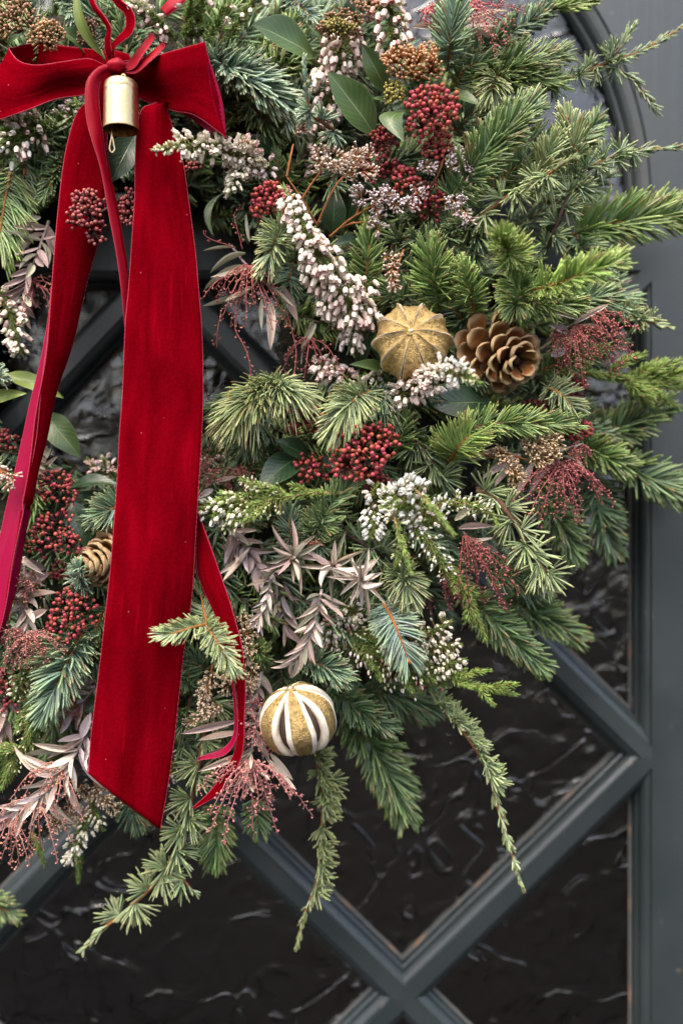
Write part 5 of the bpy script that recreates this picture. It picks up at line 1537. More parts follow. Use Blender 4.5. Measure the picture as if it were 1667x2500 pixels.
fir('cream pale drooping fir sprig above the big red berry cluster', [(905, 955, 104), (862, 978, 124), (818, 1040, 126)], nl=74, nw=5.2, pal='pale', style='flat', sp=0.65, alpha=(58, 30), droop=0.2, stem='orange')
fir('dark grey fir needles hanging at the upper right of the big berry cluster', [(905, 955, 94), (932, 975, 106), (950, 1000, 106)], nl=60, nw=4.8, pal='blue', style='up', sp=0.65, droop=0.35)
fir('fresh herringbone fir sprig pointing up right below the dark skimmia leaf', [(758, 1318, 96), (790, 1265, 112), (822, 1215, 116), (850, 1190, 114)], nl=56, nw=5.6, pal='fir', style='flat', sp=0.95, stem='green')
fir('fir sprig left of the herringbone sprig above the mauve leaves', [(722, 1345, 92), (708, 1300, 104), (704, 1250, 106)], nl=44, nw=5, pal='blue', style='flat', sp=0.9)
fir('fir tip behind the heather stem over the dark skimmia leaf', [(690, 1220, 86), (715, 1190, 94), (740, 1165, 94)], nl=40, nw=5, pal='fir', sp=1.0)
fir('pale fan of fir needles below the white heather cluster', [(975, 1392, 100), (988, 1415, 116), (996, 1445, 120)], nl=66, nw=5, pal='pale', style='all', sp=0.5, alpha=(64, 30), droop=0.15, stem='rust')
fir('dark fir needles left of the pale fan', [(925, 1420, 84), (918, 1450, 94), (915, 1480, 94)], nl=44, nw=4.8, pal='fir', style='all', sp=0.8, droop=0.1)
fir('flat silver herringbone fir sprig with an orange stem lying on the buds', [(935, 1472, 108), (958, 1512, 124), (978, 1560, 128), (996, 1610, 126)], nl=66, nw=5.2, pal='ice', style='comb', sp=0.72, alpha=(70, 26), stem='rust', bud=True, jit=0.10)
fir('bluish fir tip above the orange with wide slits', [(735, 1605, 96), (782, 1622, 110), (832, 1648, 114)], nl=54, nw=5.6, pal='blue', style='flat', sp=0.75, alpha=(56, 30))
fir('dark fir sprig right of the wide slit orange', [(800, 1680, 74), (870, 1728, 82), (945, 1778, 82)], nl=52, nw=6.5, pal='deep', style='flat', sp=1.0, stem='green')
fir('large dark fir sprig hanging down right over the black glass', [(850, 1735, 46), (905, 1815, 52), (950, 1895, 50), (985, 1985, 44)], nl=72, nw=8.5, pal='fir', style='flat', sp=0.9, alpha=(66, 32), stem='green')
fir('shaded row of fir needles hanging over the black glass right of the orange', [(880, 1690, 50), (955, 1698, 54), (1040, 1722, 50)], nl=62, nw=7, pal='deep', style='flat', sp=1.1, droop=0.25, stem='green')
fir('fir sprig pointing down right below the red panicle', [(1130, 1440, 66), (1190, 1505, 76), (1250, 1560, 76), (1315, 1622, 72)], nl=60, nw=7.5, pal='fir', style='flat', sp=0.95, stem='green')
fir('blurred fir sprig reaching right over the glazing bar', [(1230, 1462, 36), (1300, 1495, 42), (1350, 1520, 42), (1402, 1552, 38)], nl=60, nw=8, pal='fir', style='flat', sp=0.95, stem='green')
fir('short green fir sprig right of the red panicle', [(1180, 1392, 82), (1245, 1402, 90), (1310, 1412, 90)], nl=50, nw=6, pal='fir', style='flat', sp=0.9, stem='green', droop=0.1)
fir('dark fir sprig below the short green one by the glazing bar', [(1240, 1425, 60), (1290, 1440, 64), (1340, 1428, 62)], nl=46, nw=6.5, pal='deep', style='flat', sp=1.0)
fir('pale fir twig lying over the long tail, left branch', [(505, 1524, 128), (470, 1532, 140), (428, 1545, 146), (402, 1548, 146)], nl=44, nw=5, pal='pale', style='comb', sp=1.0, alpha=(50, 28))
fir('pale fir twig crossing the narrow ribbon, right branch', [(500, 1522, 128), (528, 1562, 142), (548, 1600, 146), (566, 1628, 146)], nl=48, nw=5, pal='pale', style='flat', sp=0.8, alpha=(60, 30))
fir('darker fir twig standing up between the long tail and the narrow ribbon', [(508, 1530, 122), (498, 1490, 120), (490, 1445, 116)], nl=46, nw=4.8, pal='olive', style='comb', sp=1.0)
fir('dark fir sprig in shadow right of the long tail low down', [(540, 1660, 84), (490, 1625, 92), (445, 1605, 92)], nl=60, nw=5, pal='deep', style='flat', sp=0.9, droop=0.12)
fir('small dark fir star below the pale twig by the long tail', [(475, 1635, 86), (462, 1652, 98), (452, 1668, 102)], nl=34, nw=4.6, pal='fir', style='all', sp=0.7, alpha=(76, 40))
fir('bright small fir star between the statice and the mauve leaves', [(640, 1615, 86), (632, 1595, 100), (628, 1578, 106)], nl=38, nw=4.6, pal='fresh', style='all', sp=0.7, alpha=(78, 40))
fir('green fir sprig hanging below the low pink panicle', [(535, 1960, 56), (530, 2020, 62), (524, 2092, 60)], nl=56, nw=6.4, pal='fresh', style='flat', sp=1.0, stem='green')
fir('dark fir tip under the cut end of the long tail', [(310, 1940, 66), (322, 1975, 72), (336, 2008, 72)], nl=46, nw=6, pal='deep', style='flat', sp=0.9)
fir('fir tip hidden behind the low pink panicle', [(620, 1950, 62), (625, 1985, 66), (632, 2020, 66)], nl=44, nw=6, pal='fir', style='flat', sp=1.0)
fir('dark fir shadowed left of the wide slit orange behind the narrow ribbon', [(560, 1740, 80), (520, 1790, 86), (480, 1820, 86)], nl=50, nw=5, pal='deep', style='flat', sp=1.0)
fir('fir sprig filling behind the mauve leaves at the centre', [(600, 1290, 78), (640, 1240, 86), (690, 1200, 86)], nl=48, nw=5, pal='deep', sp=1.0)

# ------------------------------------------------------------------ cedar sprigs
cedar('cedar twig reaching over the arch moulding to the top right corner', [(1260, 255, 72), (1320, 228, 76), (1395, 190, 78), (1470, 158, 76), (1545, 132, 72), (1600, 105, 70), (1690, 52, 66)], nl=42, tsp=26, per=22, tail=0.42, branches=[([(1490, 150, 76), (1515, 112, 78), (1545, 62, 78)], 0.75), ([(1495, 160, 76), (1545, 195, 78), (1580, 238, 76), (1608, 280, 74)], 0.9)])
cedar('cedar twig with a yellowing tip reaching to the right edge below the arch', [(1370, 452, 84), (1415, 425, 92), (1455, 402, 92), (1525, 372, 86), (1600, 364, 80), (1690, 358, 76)], nl=46, tsp=26, per=30, tail=0.40)
cedar('dark barked cedar twig rising below the yellowing tip twig', [(1325, 620, 84), (1360, 545, 94), (1388, 480, 96), (1425, 440, 94)], nl=46, tsp=34, per=34, stem='dark', r=(0.0022, 0.0012))
cedar('cedar twig with big yellow green tufts in front of the glossy fir sprig', [(1130, 560, 98), (1192, 515, 110), (1255, 468, 116), (1318, 438, 124), (1368, 405, 150), (1398, 388, 160)], nl=54, nw=4.2, pal='pale', tsp=46, per=40, tail=0.22, down=0.7)
cedar('row of dark cedar stars under the lilac statice tips', [(960, 600, 84), (1000, 585, 92), (1058, 590, 96), (1115, 560, 98), (1165, 530, 96)], nl=52, nw=4.4, pal='cedard', tsp=34, per=44, down=0.5)
cedar('dark cedar star between the statice and the upright fir shoot', [(1010, 545, 84), (1040, 520, 92), (1075, 508, 94)], nl=46, nw=4.2, pal='cedard', tsp=30, per=36, down=0.3)
cedar('cedar stars behind the bright blurred fir tip', [(1180, 640, 92), (1150, 600, 98), (1172, 560, 100)], nl=56, nw=4.2, pal='cedard', tsp=44, per=40, down=0.8)
cedar('frosted blue cedar shoot with a brown tip right of the silvery fir', [(822, 325, 104), (790, 300, 118), (758, 275, 130), (748, 215, 140), (742, 150, 146)], nl=42, nw=4.6, pal='ice', tsp=36, per=42, tail=0.42)
cedar('shaded blue cedar tuft behind the orange statice brushes', [(850, 395, 84), (822, 425, 92), (800, 455, 92)], nl=48, nw=4, pal='cedar', tsp=30, per=30, down=0.6)
cedar('long cedar branch hanging to the lower left over the glass', [(520, 1700, 92), (498, 1800, 96), (478, 1900, 94), (452, 2010, 86), (402, 2128, 80), (318, 2215, 76), (250, 2270, 74), (202, 2318, 72)], nl=58, nw=4.6, tsp=46, per=38, tail=0.13, r=(0.0022, 0.0010), down=0.10, pal='pale')
cedar('side twig of cedar stars right of the long hanging branch', [(402, 2128, 80), (440, 2142, 84), (472, 2176, 84)], nl=50, nw=4.6, tsp=24, per=22, tail=0.3)
cedar('narrow cedar twig hanging straight down over the lattice crossing bar', [(765, 1800, 78), (778, 1880, 80), (788, 1960, 76), (782, 2060, 72), (776, 2140, 70), (745, 2230, 68), (726, 2308, 66)], nl=42, nw=4.4, pal='olive', tsp=30, per=26, tail=0.26, side=-1)
cedar('blurred cedar tufts right of the narrow hanging twig under the orange', [(760, 1830, 74), (800, 1900, 76), (818, 1955, 72)], nl=46, nw=4.6, pal='olive', tsp=32, per=30, down=0.4)
cedar('long cedar tail hanging to the lower right with an orange tip', [(1035, 1670, 78), (1085, 1735, 86), (1140, 1800, 88), (1185, 1870, 88), (1212, 1960, 86), (1235, 2040, 84), (1256, 2110, 82), (1272, 2162, 80)], nl=44, nw=4.6, tsp=24, per=28, tail=0.46, side=-1, pal='pale')
cedar('cedar branch with knobbly bark curving right beside the red panicle', [(1165, 1195, 104), (1215, 1225, 112), (1262, 1285, 116), (1292, 1345, 114), (1345, 1412, 108)], nl=66, nw=4.6, pal='pale', tsp=32, per=28, stem='brown', r=(0.0028, 0.0014), down=0.25)
cedar('short cedar twig hanging out beside the stile moulding', [(1485, 742, 66), (1530, 760, 72), (1560, 778, 72), (1600, 790, 70), (1638, 800, 68)], nl=38, nw=4.6, pal='pale', tsp=20, per=24, tail=0.3)
cedar('dark cedar needles between the big berry cluster and the white heather', [(985, 1060, 88), (1020, 1085, 98), (1058, 1135, 100), (1075, 1175, 96)], nl=58, nw=4.4, pal='cedard', tsp=30, per=38, down=0.4)
cedar('grey blue cedar needles behind the blush leaf rosette', [(955, 1370, 92), (915, 1345, 102), (870, 1318, 102), (838, 1300, 96)], nl=64, nw=4, pal='cedar', tsp=26, per=30, stem='dark', r=(0.0022, 0.0012))
cedar('cedar needles in shade behind the mauve foliage right side', [(880, 1440, 78), (860, 1400, 86), (820, 1370, 86)], nl=58, nw=4, pal='cedard', tsp=28, per=30)
cedar('cedar tufts at the left of the long tail cut', [(470, 1700, 84), (455, 1760, 88), (448, 1830, 86)], nl=54, nw=4.4, pal='cedard', tsp=34, per=30, down=0.2)

# ------------------------------------------------------------------ heather
heather('pink and white heather raceme of hanging bells at the centre', [(905, 800, 100), (850, 735, 116), (790, 640, 126), (740, 560, 130), (708, 490, 128), (692, 455, 124)],
        bells=[(0.02, 0.62, 74, 'pink+white+white', 29, 0.95, 48), (0.55, 0.92, 46, 'white+pink+white', 28, 0.9, 30), (0.9, 1.0, 12, 'rosy+bud', 16, 0.1, 10)], leafy=(0, 1), sp=0.8,
        extra=[([(800, 700, 108), (770, 680, 118), (745, 660, 120)], (0, 1), [(0.1, 1, 20, 'white+pink', 28, 0.95, 26)]),
               ([(840, 760, 104), (805, 745, 114), (775, 745, 116)], (0, 1), [(0.1, 1, 18, 'white', 28, 0.95, 24)]),
               ([(860, 700, 108), (890, 690, 118), (905, 715, 118)], (0, 1), [(0.1, 1, 20, 'pink+white', 28, 0.9, 28)]),
               ([(880, 770, 102), (895, 760, 112), (905, 770, 112)], (0, 1), [(0.0, 1, 16, 'white+pink', 27, 0.9, 28)]),
               ([(850, 800, 98), (862, 830, 106), (866, 850, 106)], (0, 1), [(0.0, 1, 16, 'white+shade', 27, 0.9, 26)])])
heather('cream heather spike lying left over the top of the long tail', [(640, 420, 100), (580, 375, 118), (510, 358, 134), (440, 358, 140), (378, 368, 140)],
        bells=[(0.05, 0.8, 70, 'cream+white+white', 25, 0.25, 26), (0.8, 1.0, 22, 'cream+bud', 15, 0.1, 12)], sp=0.9,
        extra=[([(600, 400, 106), (578, 425, 118), (566, 470, 122)], (0, 1), [(0.1, 1, 22, 'cream+white', 25, 0.5, 18)]),
               ([(625, 400, 104), (612, 370, 114), (592, 338, 116)], (0, 1), [(0.1, 1, 20, 'pink+cream', 24, 0.2, 16)]),
               ([(640, 420, 100), (655, 410, 108), (632, 385, 110)], (0, 1), [(0.0, 1, 16, 'shade+cream', 24, 0.3, 18)])])
heather('leafy heather stems standing at the top edge above the right bow loop', [(455, 112, 100), (462, 70, 118), (478, 10, 132), (490, -40, 138)], branch=9, blen=80, nl=22, nw=2.8, sp=0.7, bells=[(0.2, 1.0, 9, 'white+pink', 26, 0.7, 42)],
        extra=[([(545, 118, 96), (575, 70, 114), (612, 15, 128), (640, -40, 134)], (0, 1), [(0.3, 1, 6, 'cream+white', 24, 0.6, 40)]),
               ([(500, 105, 92), (525, 70, 106), (545, 20, 116)], (0, 1), []), ([(430, 100, 100), (400, 70, 116), (370, 35, 126)], (0, 1), [(0.3, 1, 6, 'pink', 24, 0.8, 20)]),
               ([(370, 55, 116), (345, 30, 124), (325, 5, 126)], (0, 1), [(0.1, 1, 12, 'white', 24, 0.3, 18)])])
heather('column of hanging pinkish bells behind the upright skimmia leaf', [(850, 60, 84), (835, 120, 96), (820, 180, 96), (800, 250, 94), (780, 330, 92), (765, 420, 88)],
        bells=[(0.05, 0.5, 60, 'pink+white+pink', 29, 1.1, 52), (0.5, 1.0, 44, 'shade+pink', 28, 1.1, 34)], sp=1.0, nl=18)
heather('heather with pink tipped bells at the top edge left of the dried leaf', [(930, -30, 88), (950, 20, 102), (965, 70, 108), (960, 130, 106)],
        bells=[(0.1, 1.0, 46, 'pink+rosy+white', 29, 1.0, 52)], sp=0.6, nl=22, branch=6, blen=50)
heather('white heather bells at the left edge under the left bow loop', [(140, 300, 86), (90, 320, 100), (40, 345, 108), (-20, 375, 110)],
        bells=[(0.25, 1.0, 40, 'white+snow+pink', 26, 0.35, 42)], sp=0.5, nl=22, branch=7, blen=60,
        extra=[([(60, 330, 100), (45, 300, 106), (20, 285, 106)], (0, 1), [(0.2, 1, 12, 'white+pink', 24, -0.3, 18)])])
heather('heather flowers in shade under the left bow loop', [(205, 255, 78), (165, 280, 84), (135, 300, 84)], bells=[(0.0, 0.8, 12, 'shade', 22, 0.4, 26)], sp=0.8, nl=18)
heather('cream pink heather spike at the left edge beside the dusty leaves', [(-20, 700, 84), (15, 740, 96), (35, 790, 100), (52, 862, 98)], bells=[(0.1, 1.0, 46, 'pink+cream+white', 26, 0.25, 26)], sp=0.8, nl=18)
heather('heather spike between the orange and the pine cone with a blurred green tip', [(945, 985, 100), (990, 960, 116), (1050, 925, 136), (1110, 905, 154), (1150, 925, 166), (1172, 935, 170)],
        bells=[(0.05, 0.55, 50, 'pink+white', 26, 0.55, 32), (0.45, 0.85, 44, 'snow+white', 22, 0.1, 32), (0.82, 0.97, 20, 'bud', 12, 0, 16)], sp=0.6, nl=15)
heather('bluish white heather bells in shade left of the orange', [(880, 985, 80), (850, 940, 90), (800, 900, 94), (768, 880, 92)], bells=[(0.05, 1.0, 44, 'shade+white+pink', 25, 0.6, 32)], sp=0.7, nl=18)
heather('heather bells below the orange beside the folded leaf', [(960, 945, 88), (920, 925, 96), (890, 915, 96)], bells=[(0, 1, 16, 'white+shade', 24, 0.5, 22)], sp=0.9)
heather('leafy heather sprig with a pale stem lying left to the long tail', [(845, 1205, 116), (760, 1205, 122), (660, 1222, 126), (570, 1240, 124), (500, 1250, 118)], r=0.0014, branch=16, blen=62, nl=17, pal='heathl', sp=0.75,
        bells=[(0.72, 1.0, 40, 'cream+snow+bud', 20, 0.35, 44), (0.45, 0.8, 40, 'bud', 11, 0.1, 40)],
        extra=[([(700, 1215, 122), (640, 1190, 128), (590, 1170, 126)], (0, 1), [(0.3, 1, 20, 'bud+cream', 11, 0, 14)]),
               ([(640, 1225, 122), (590, 1265, 126), (545, 1290, 122)], (0, 1), [(0.3, 1, 18, 'bud+cream', 15, 0.5, 20)])])
heather('white heather cluster with leafy tips hanging toward the red panicle', [(1110, 1310, 112), (1040, 1250, 126), (985, 1225, 130), (935, 1215, 126)], branch=8, blen=55, pal='heathl', sp=0.7, r=0.0013, nl=15,
        bells=[(0.35, 1.0, 60, 'snow+white+snow', 20, -0.05, 48)],
        extra=[([(985, 1180, 136), (1020, 1202, 148), (1065, 1250, 160), (1108, 1306, 166)], (0.35, 1), [(0.0, 0.3, 18, 'snow', 22, -0.2, 26)]),
               ([(955, 1245, 132), (968, 1285, 146), (985, 1340, 156), (1003, 1395, 160)], (0.3, 1), [(0, 0.3, 14, 'snow+bud', 16, 0, 22)]),
               ([(985, 1265, 122), (1030, 1305, 130), (1070, 1360, 130), (1095, 1410, 126)], (0, 1), [(0.2, 1, 34, 'bud+snow', 12, 0.2, 34)]),
               ([(1060, 1235, 122), (1120, 1228, 128), (1190, 1248, 130), (1215, 1280, 134)], (0, 1), [(0.1, 0.8, 34, 'bud+snow+cream', 12, -0.2, 26)]),
               ([(910, 1230, 118), (912, 1270, 124), (905, 1310, 124)], (0, 1), [(0.1, 1, 26, 'snow', 20, 0.3, 24)]),
               ([(930, 1225, 118), (915, 1200, 126), (920, 1185, 126)], (0, 1), [(0.0, 1, 16, 'snow+white', 20, 0, 28)]),
               ([(990, 1300, 116), (975, 1350, 122), (965, 1380, 122)], (0, 1), [(0.2, 1, 16, 'bud', 10, 0.2, 20)])])
heather('budding heather mass with cream buds below the silver herringbone sprig', [(820, 1520, 92), (900, 1580, 102), (980, 1630, 106), (1050, 1650, 106), (1100, 1655, 104)], branch=22, blen=66, sp=0.55, nl=15, r=0.0014,
        bells=[(0.0, 0.8, 90, 'cream+bud+shade', 14, 0.2, 62), (0.4, 0.95, 16, 'rosy', 13, 0.6, 46)],
        extra=[([(1000, 1560, 104), (1060, 1540, 114), (1095, 1520, 114)], (0, 1), [(0.1, 1, 34, 'cream+white', 15, 0.1, 38)]),
               ([(1020, 1600, 104), (1075, 1580, 114), (1120, 1575, 114)], (0, 1), [(0.1, 1, 34, 'cream+white', 15, 0.1, 30)]),
               ([(1030, 1640, 104), (1090, 1620, 114), (1130, 1612, 114)], (0, 1), [(0.1, 1, 26, 'white+cream', 17, 0.2, 26)]),
               ([(850, 1510, 90), (820, 1530, 98), (785, 1560, 98)], (0, 1), [(0.1, 1, 34, 'shade+cream+rosy', 16, 0.4, 34)]),
               ([(880, 1500, 92), (850, 1490, 98), (820, 1500, 98)], (0, 1), [(0.1, 1, 22, 'shade+cream', 18, 0.4, 34)])])
heather('bright leafy heather tip reaching right over the black glass', [(1060, 1640, 102), (1120, 1662, 110), (1175, 1676, 112), (1232, 1692, 110)], pal='heathl', nl=16, nw=2.6, sp=0.8, branch=11, blen=58, r=0.0009)
heather('pale leafy heather tip hanging right of the red panicle', [(1095, 1375, 108), (1130, 1430, 116), (1155, 1490, 118), (1182, 1556, 116)], pal='heathl', nl=20, nw=3, sp=0.75, branch=5, blen=40)
heather('leafy green heather with tiny buds at the lower left edge', [(82, 1690, 96), (75, 1760, 106), (60, 1820, 106), (25, 1850, 102), (4, 1900, 98)], nl=18, nw=2.6, sp=0.5, branch=16, blen=62, bells=[(0, 0.8, 34, 'bud', 10, 0.1, 40)],
        extra=[([(70, 1640, 92), (50, 1660, 100), (40, 1700, 100)], (0, 1), [(0, 1, 24, 'bud+cream', 12, 0.2, 36)])])
heather('cream budded heather spike hanging over the lattice at the lower left', [(232, 1930, 82), (218, 1990, 90), (192, 2050, 92), (170, 2108, 90)], nl=15, sp=0.7, bells=[(0.45, 1.0, 34, 'cream+white', 17, 0.3, 20)], branch=4, blen=40,
        extra=[([(225, 1960, 84), (235, 1990, 90), (250, 2020, 90)], (0, 1), [(0.3, 1, 14, 'cream', 16, 0.2, 16)]), ([(196, 2040, 84), (196, 2090, 84), (192, 2150, 82)], (0, 1), [])])
heather('thin green heather tip below the bleached pink foliage', [(80, 2030, 86), (92, 2060, 88), (108, 2108, 86)], pal='heathl', nl=14, sp=0.7)
heather('pinkish heather buds at the foot of the wreath opening left of the long tail', [(300, 1185, 72), (272, 1150, 78), (250, 1118, 78)], bells=[(0.1, 1, 22, 'pink+shade', 17, 0.1, 24)], sp=0.8, extra=[([(270, 1160, 74), (235, 1145, 78), (215, 1125, 78)], (0, 1), [(0.3, 1, 8, 'pink', 16, 0, 12)])])
heather('brownish pink heather buds right beside the long tail above the leafy sprig', [(475, 1130, 92), (510, 1110, 102), (545, 1095, 102)], bells=[(0, 1, 34, 'rosy+pink+bud', 14, 0.2, 26)], sp=0.7)
heather('green heather twig reaching to the right edge beside the stile', [(1420, 912, 70), (1500, 922, 72), (1580, 934, 70), (1690, 950, 66)], pal='heathl', nl=22, nw=3.2, sp=0.7, branch=12, blen=80, r=0.0012)
heather('dark budding heather right of the long tail under the statice', [(440, 1830, 80), (425, 1880, 84), (405, 1910, 82)], bells=[(0, 1, 16, 'shade', 14, 0.2, 20)], sp=0.8)

# ------------------------------------------------------------------ red berries
berries('bright scarlet berry cluster below the peach buds at the upper right', 1055, 268, 122, 72, 66, 95, size=7.6)
berries('scarlet berries trailing under the bright scarlet cluster', 1072, 360, 108, 34, 50, 42, size=6.8)
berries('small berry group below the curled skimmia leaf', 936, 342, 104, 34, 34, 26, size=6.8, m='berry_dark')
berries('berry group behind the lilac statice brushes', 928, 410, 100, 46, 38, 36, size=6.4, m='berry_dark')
berries('berries between the statice and the dark red group', 990, 438, 106, 30, 34, 28, size=7.0)
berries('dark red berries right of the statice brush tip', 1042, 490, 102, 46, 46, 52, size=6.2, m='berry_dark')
berries('compact red berry cluster at the top of the pink and white heather', 655, 487, 112, 42, 46, 62, size=6.6, m='berry_red')
berries('dusky pink berries in front of the folded tail', 215, 520, 132, 50, 64, 84, size=6.0, m='berry_dusky', stalk='dark', base=(300, 480, 100))
berries('dusky berries between the narrow ribbon and the long tail', 318, 505, 112, 26, 50, 42, size=5.8, m='berry_dusky', stalk='dark')
berries('big dense red berry cluster right of the dark skimmia leaves', 884, 1098, 124, 78, 80, 130, size=7.0)
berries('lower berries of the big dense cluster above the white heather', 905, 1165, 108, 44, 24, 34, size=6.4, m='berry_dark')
berries('loose red berries behind the cream drooping fir sprig', 742, 1024, 104, 48, 50, 34, size=7.0, m='berry_red', loose=0.6)
berries('loose red berries over the large glossy skimmia leaf', 760, 1140, 110, 44, 42, 36, size=6.6, m='berry_red', loose=0.6)
berries('red berries right of the pine cone below the pink panicle', 1408, 1048, 98, 34, 30, 40, size=6.8)
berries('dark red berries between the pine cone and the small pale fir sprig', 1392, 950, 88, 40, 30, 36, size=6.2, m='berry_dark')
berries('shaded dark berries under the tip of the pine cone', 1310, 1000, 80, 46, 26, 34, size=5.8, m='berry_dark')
berries('upper berry spray left of the long tail beside the satin fold', 135, 1188, 108, 50, 42, 62, size=5.8, m='berry_red', stalk='dark', loose=0.4)
berries('middle berry spray left of the long tail beside the satin fold', 128, 1305, 112, 66, 56, 84, size=6.0, m='berry_red', stalk='dark', loose=0.4)
berries('small shaded berries under the middle berry spray', 150, 1395, 92, 30, 22, 22, size=5.6, m='berry_dark', stalk='dark')
berries('lowest round berry spray above the broad silvery fir', 170, 1505, 112, 54, 72, 92, size=6.2, m='berry_red', stalk='dark', loose=0.3)
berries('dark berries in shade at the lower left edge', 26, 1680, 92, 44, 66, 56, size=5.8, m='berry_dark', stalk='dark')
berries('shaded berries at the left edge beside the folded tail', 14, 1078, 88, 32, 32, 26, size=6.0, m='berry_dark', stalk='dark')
berries('few dark berries hanging under the cream heather spike', 462, 405, 118, 36, 12, 14, size=5.6, m='berry_dusky', stalk='dark')

# ------------------------------------------------------------------ flower bud clusters
GBUD = 'skimmia bud clusters in the wreath'
bud = lambda *a, **k: berries(*a, name='bud_cluster', part='bud', cat='bud cluster', group=GBUD, **k)
bud('pink green flower bud cluster in the top left corner', 38, 42, 112, 56, 48, 120, size=4.4, m='bud_pinkgreen', stalk='green')
bud('yellow and pink flower bud cluster above the left bow loop', 115, 82, 116, 42, 36, 90, size=4.4, m='bud_peach', stalk='green')
bud('small brown flower bud cluster left of the long lime leaf', 215, 78, 104, 26, 38, 66, size=3.8, m='bud_brown', stalk='brown')
bud('umbrella of yellow green buds on lime stalks at the top', 832, 62, 118, 62, 34, 110, size=4.3, m='bud_russet', stalk='green', aim=(0.0, -0.55, -0.45))
bud('yellow bud heads on the umbrella cluster at the top', 828, 62, 126, 40, 18, 40, size=3.8, m='bud_olive', stalk='green')
bud('peach orange flower bud cluster above the scarlet berries', 1008, 150, 122, 82, 44, 150, size=4.6, m='bud_peach', stalk='rust')
bud('small olive bud cluster below the peach buds', 960, 222, 118, 24, 30, 56, size=4.2, m='bud_olive', stalk='green')
bud('pink orange buds cut off by the top edge', 900, 8, 108, 44, 22, 50, size=4.4, m='bud_pinkgreen', stalk='green')

# ------------------------------------------------------------------ broad leaves
leaf('large veined green leaf above the silvery fir', (768, 142, 96), (616, 60, 124), 116, tilt=0.35, fold=0.30, bend=0.06, shape=1.05)
leaf('large upright skimmia leaf left of the scarlet berries', (912, 326, 98), (800, 176, 116), 98, tilt=0.2, fold=0.32, bend=0.05)
leaf('narrow skimmia leaf behind the peach buds', (948, 228, 96), (883, 106, 110), 56, tilt=0.1, fold=0.4, bend=0.08, roll=-0.3)
leaf('curled skimmia leaf in front of the scarlet berries', (1004, 272, 112), (986, 346, 130), 66, tilt=0.4, fold=0.3, bend=0.20, roll=-0.3, side=0.30)
leaf('small dark leaf under the olive buds', (955, 262, 104), (908, 240, 112), 22, tilt=0.6)
leaf('pointed leaf right of the scarlet berries', (1085, 235, 96), (1172, 258, 112), 40, tilt=0.3, fold=0.2, roll=0.2)
leaf('green leaf between the two bud clusters at the top left', (200, 118, 92), (142, 72, 104), 52, tilt=0.5, fold=0.4)
leaf('long narrow lime leaf beside the narrow ribbon loop', (252, 138, 104), (188, -40, 116), 34, m='leaf_lime', tilt=0.1, fold=0.5, roll=-0.5, side=-0.06)
leaf('dark leaf under the left bud clusters above the bow loop', (20, 118, 92), (66, 78, 100), 44, tilt=0.5)
leaf('dark leaf hanging behind the bell', (330, 330, 92), (272, 446, 100), 78, m='leaf_dark', tilt=0.2, fold=0.25, roll=0.3)
leaf('curling leaf edge in the dark opening right of the long tail', (552, 468, 82), (522, 578, 92), 34, m='leaf_mid', tilt=0.0, fold=0.7, roll=-0.8, side=0.12)
leaf('dark leaf above the cream heather right of the bow loop', (690, 395, 84), (612, 330, 96), 54, m='leaf_dark', tilt=0.4)
leaf('dark oval leaf behind the orange statice stems', (812, 572, 84), (818, 462, 92), 66, m='leaf_dark', fold=0.25)
leaf('dark leaf edge right of the oval leaf behind the statice', (840, 560, 82), (858, 432, 92), 44, m='leaf_dark', fold=0.6, roll=0.7)
leaf('dark strap leaf standing left of the slit orange', (876, 902, 88), (930, 758, 108), 46, m='leaf_dark', tilt=0.0, fold=0.25, roll=-0.5, shape=0.75)
leaf('folded green leaf tip below the slit orange', (960, 928, 96), (853, 890, 112), 48, m='leaf_mid', tilt=0.6, fold=0.7, bend=0.10)
leaf('broad dark leaf under the heather spike and the pine cone', (1200, 985, 92), (1046, 985, 100), 92, m='leaf_dark', tilt=0.3, fold=0.15, bend=0.04, shape=0.95)
leaf('small dark leaf below the statice near the heather bells', (880, 590, 88), (815, 600, 96), 40, m='leaf_dark', tilt=0.4)
leaf('lime green leaf at the left edge under the frosted fir tip', (-30, 985, 92), (66, 960, 104), 40, m='leaf_lime', tilt=0.2, fold=0.5)
leaf('lime leaf passing behind the satin fold', (15, 915, 84), (156, 972, 88), 46, m='leaf_lime', tilt=0.2, roll=0.4)
leaf('big dark leaf at the foot of the opening left of the long tail', (112, 1010, 76), (198, 1116, 82), 74, m='leaf_mid', tilt=0.2, fold=0.3)
leaf('dark leaf lying flat above the bluish fir left of the long tail', (172, 1192, 82), (292, 1186, 88), 50, m='leaf_dark', tilt=1.2, fold=0.4)
leaf('dark leaf below the flat leaf left of the long tail', (170, 1232, 80), (286, 1216, 84), 40, m='leaf_dark', tilt=1.2, fold=0.4)
leaf('green leaf behind the middle berry spray', (180, 1225, 88), (215, 1336, 94), 66, m='leaf_dark', tilt=0.2)
leaf('left leaf of the glossy skimmia set beside the big berry cluster', (672, 1108, 96), (590, 1058, 106), 50, m='leaf_dark', tilt=0.6, fold=0.5)
leaf('upper leaf of the glossy skimmia set beside the big berry cluster', (752, 1112, 98), (670, 1076, 114), 58, m='leaf_dark', tilt=0.4, fold=0.35, side=-0.05)
leaf('largest glossy skimmia leaf with light on its tip', (738, 1110, 98), (632, 1192, 118), 84, m='leaf_dark', tilt=0.5, fold=0.22, bend=0.08)
leaf('dark leaf right under the loose berries and big cluster', (775, 1122, 92), (872, 1172, 100), 40, m='leaf_dark', tilt=0.4, fold=0.4)
leaf('dark leaf under the bleached foliage beside the long tail', (260, 1708, 92), (200, 1742, 98), 32, m='leaf_dark', tilt=0.3)
leaf('small round grey leaf below the white heather', (872, 1300, 96), (885, 1330, 104), 24, m='leaf_dark', tilt=0.0)
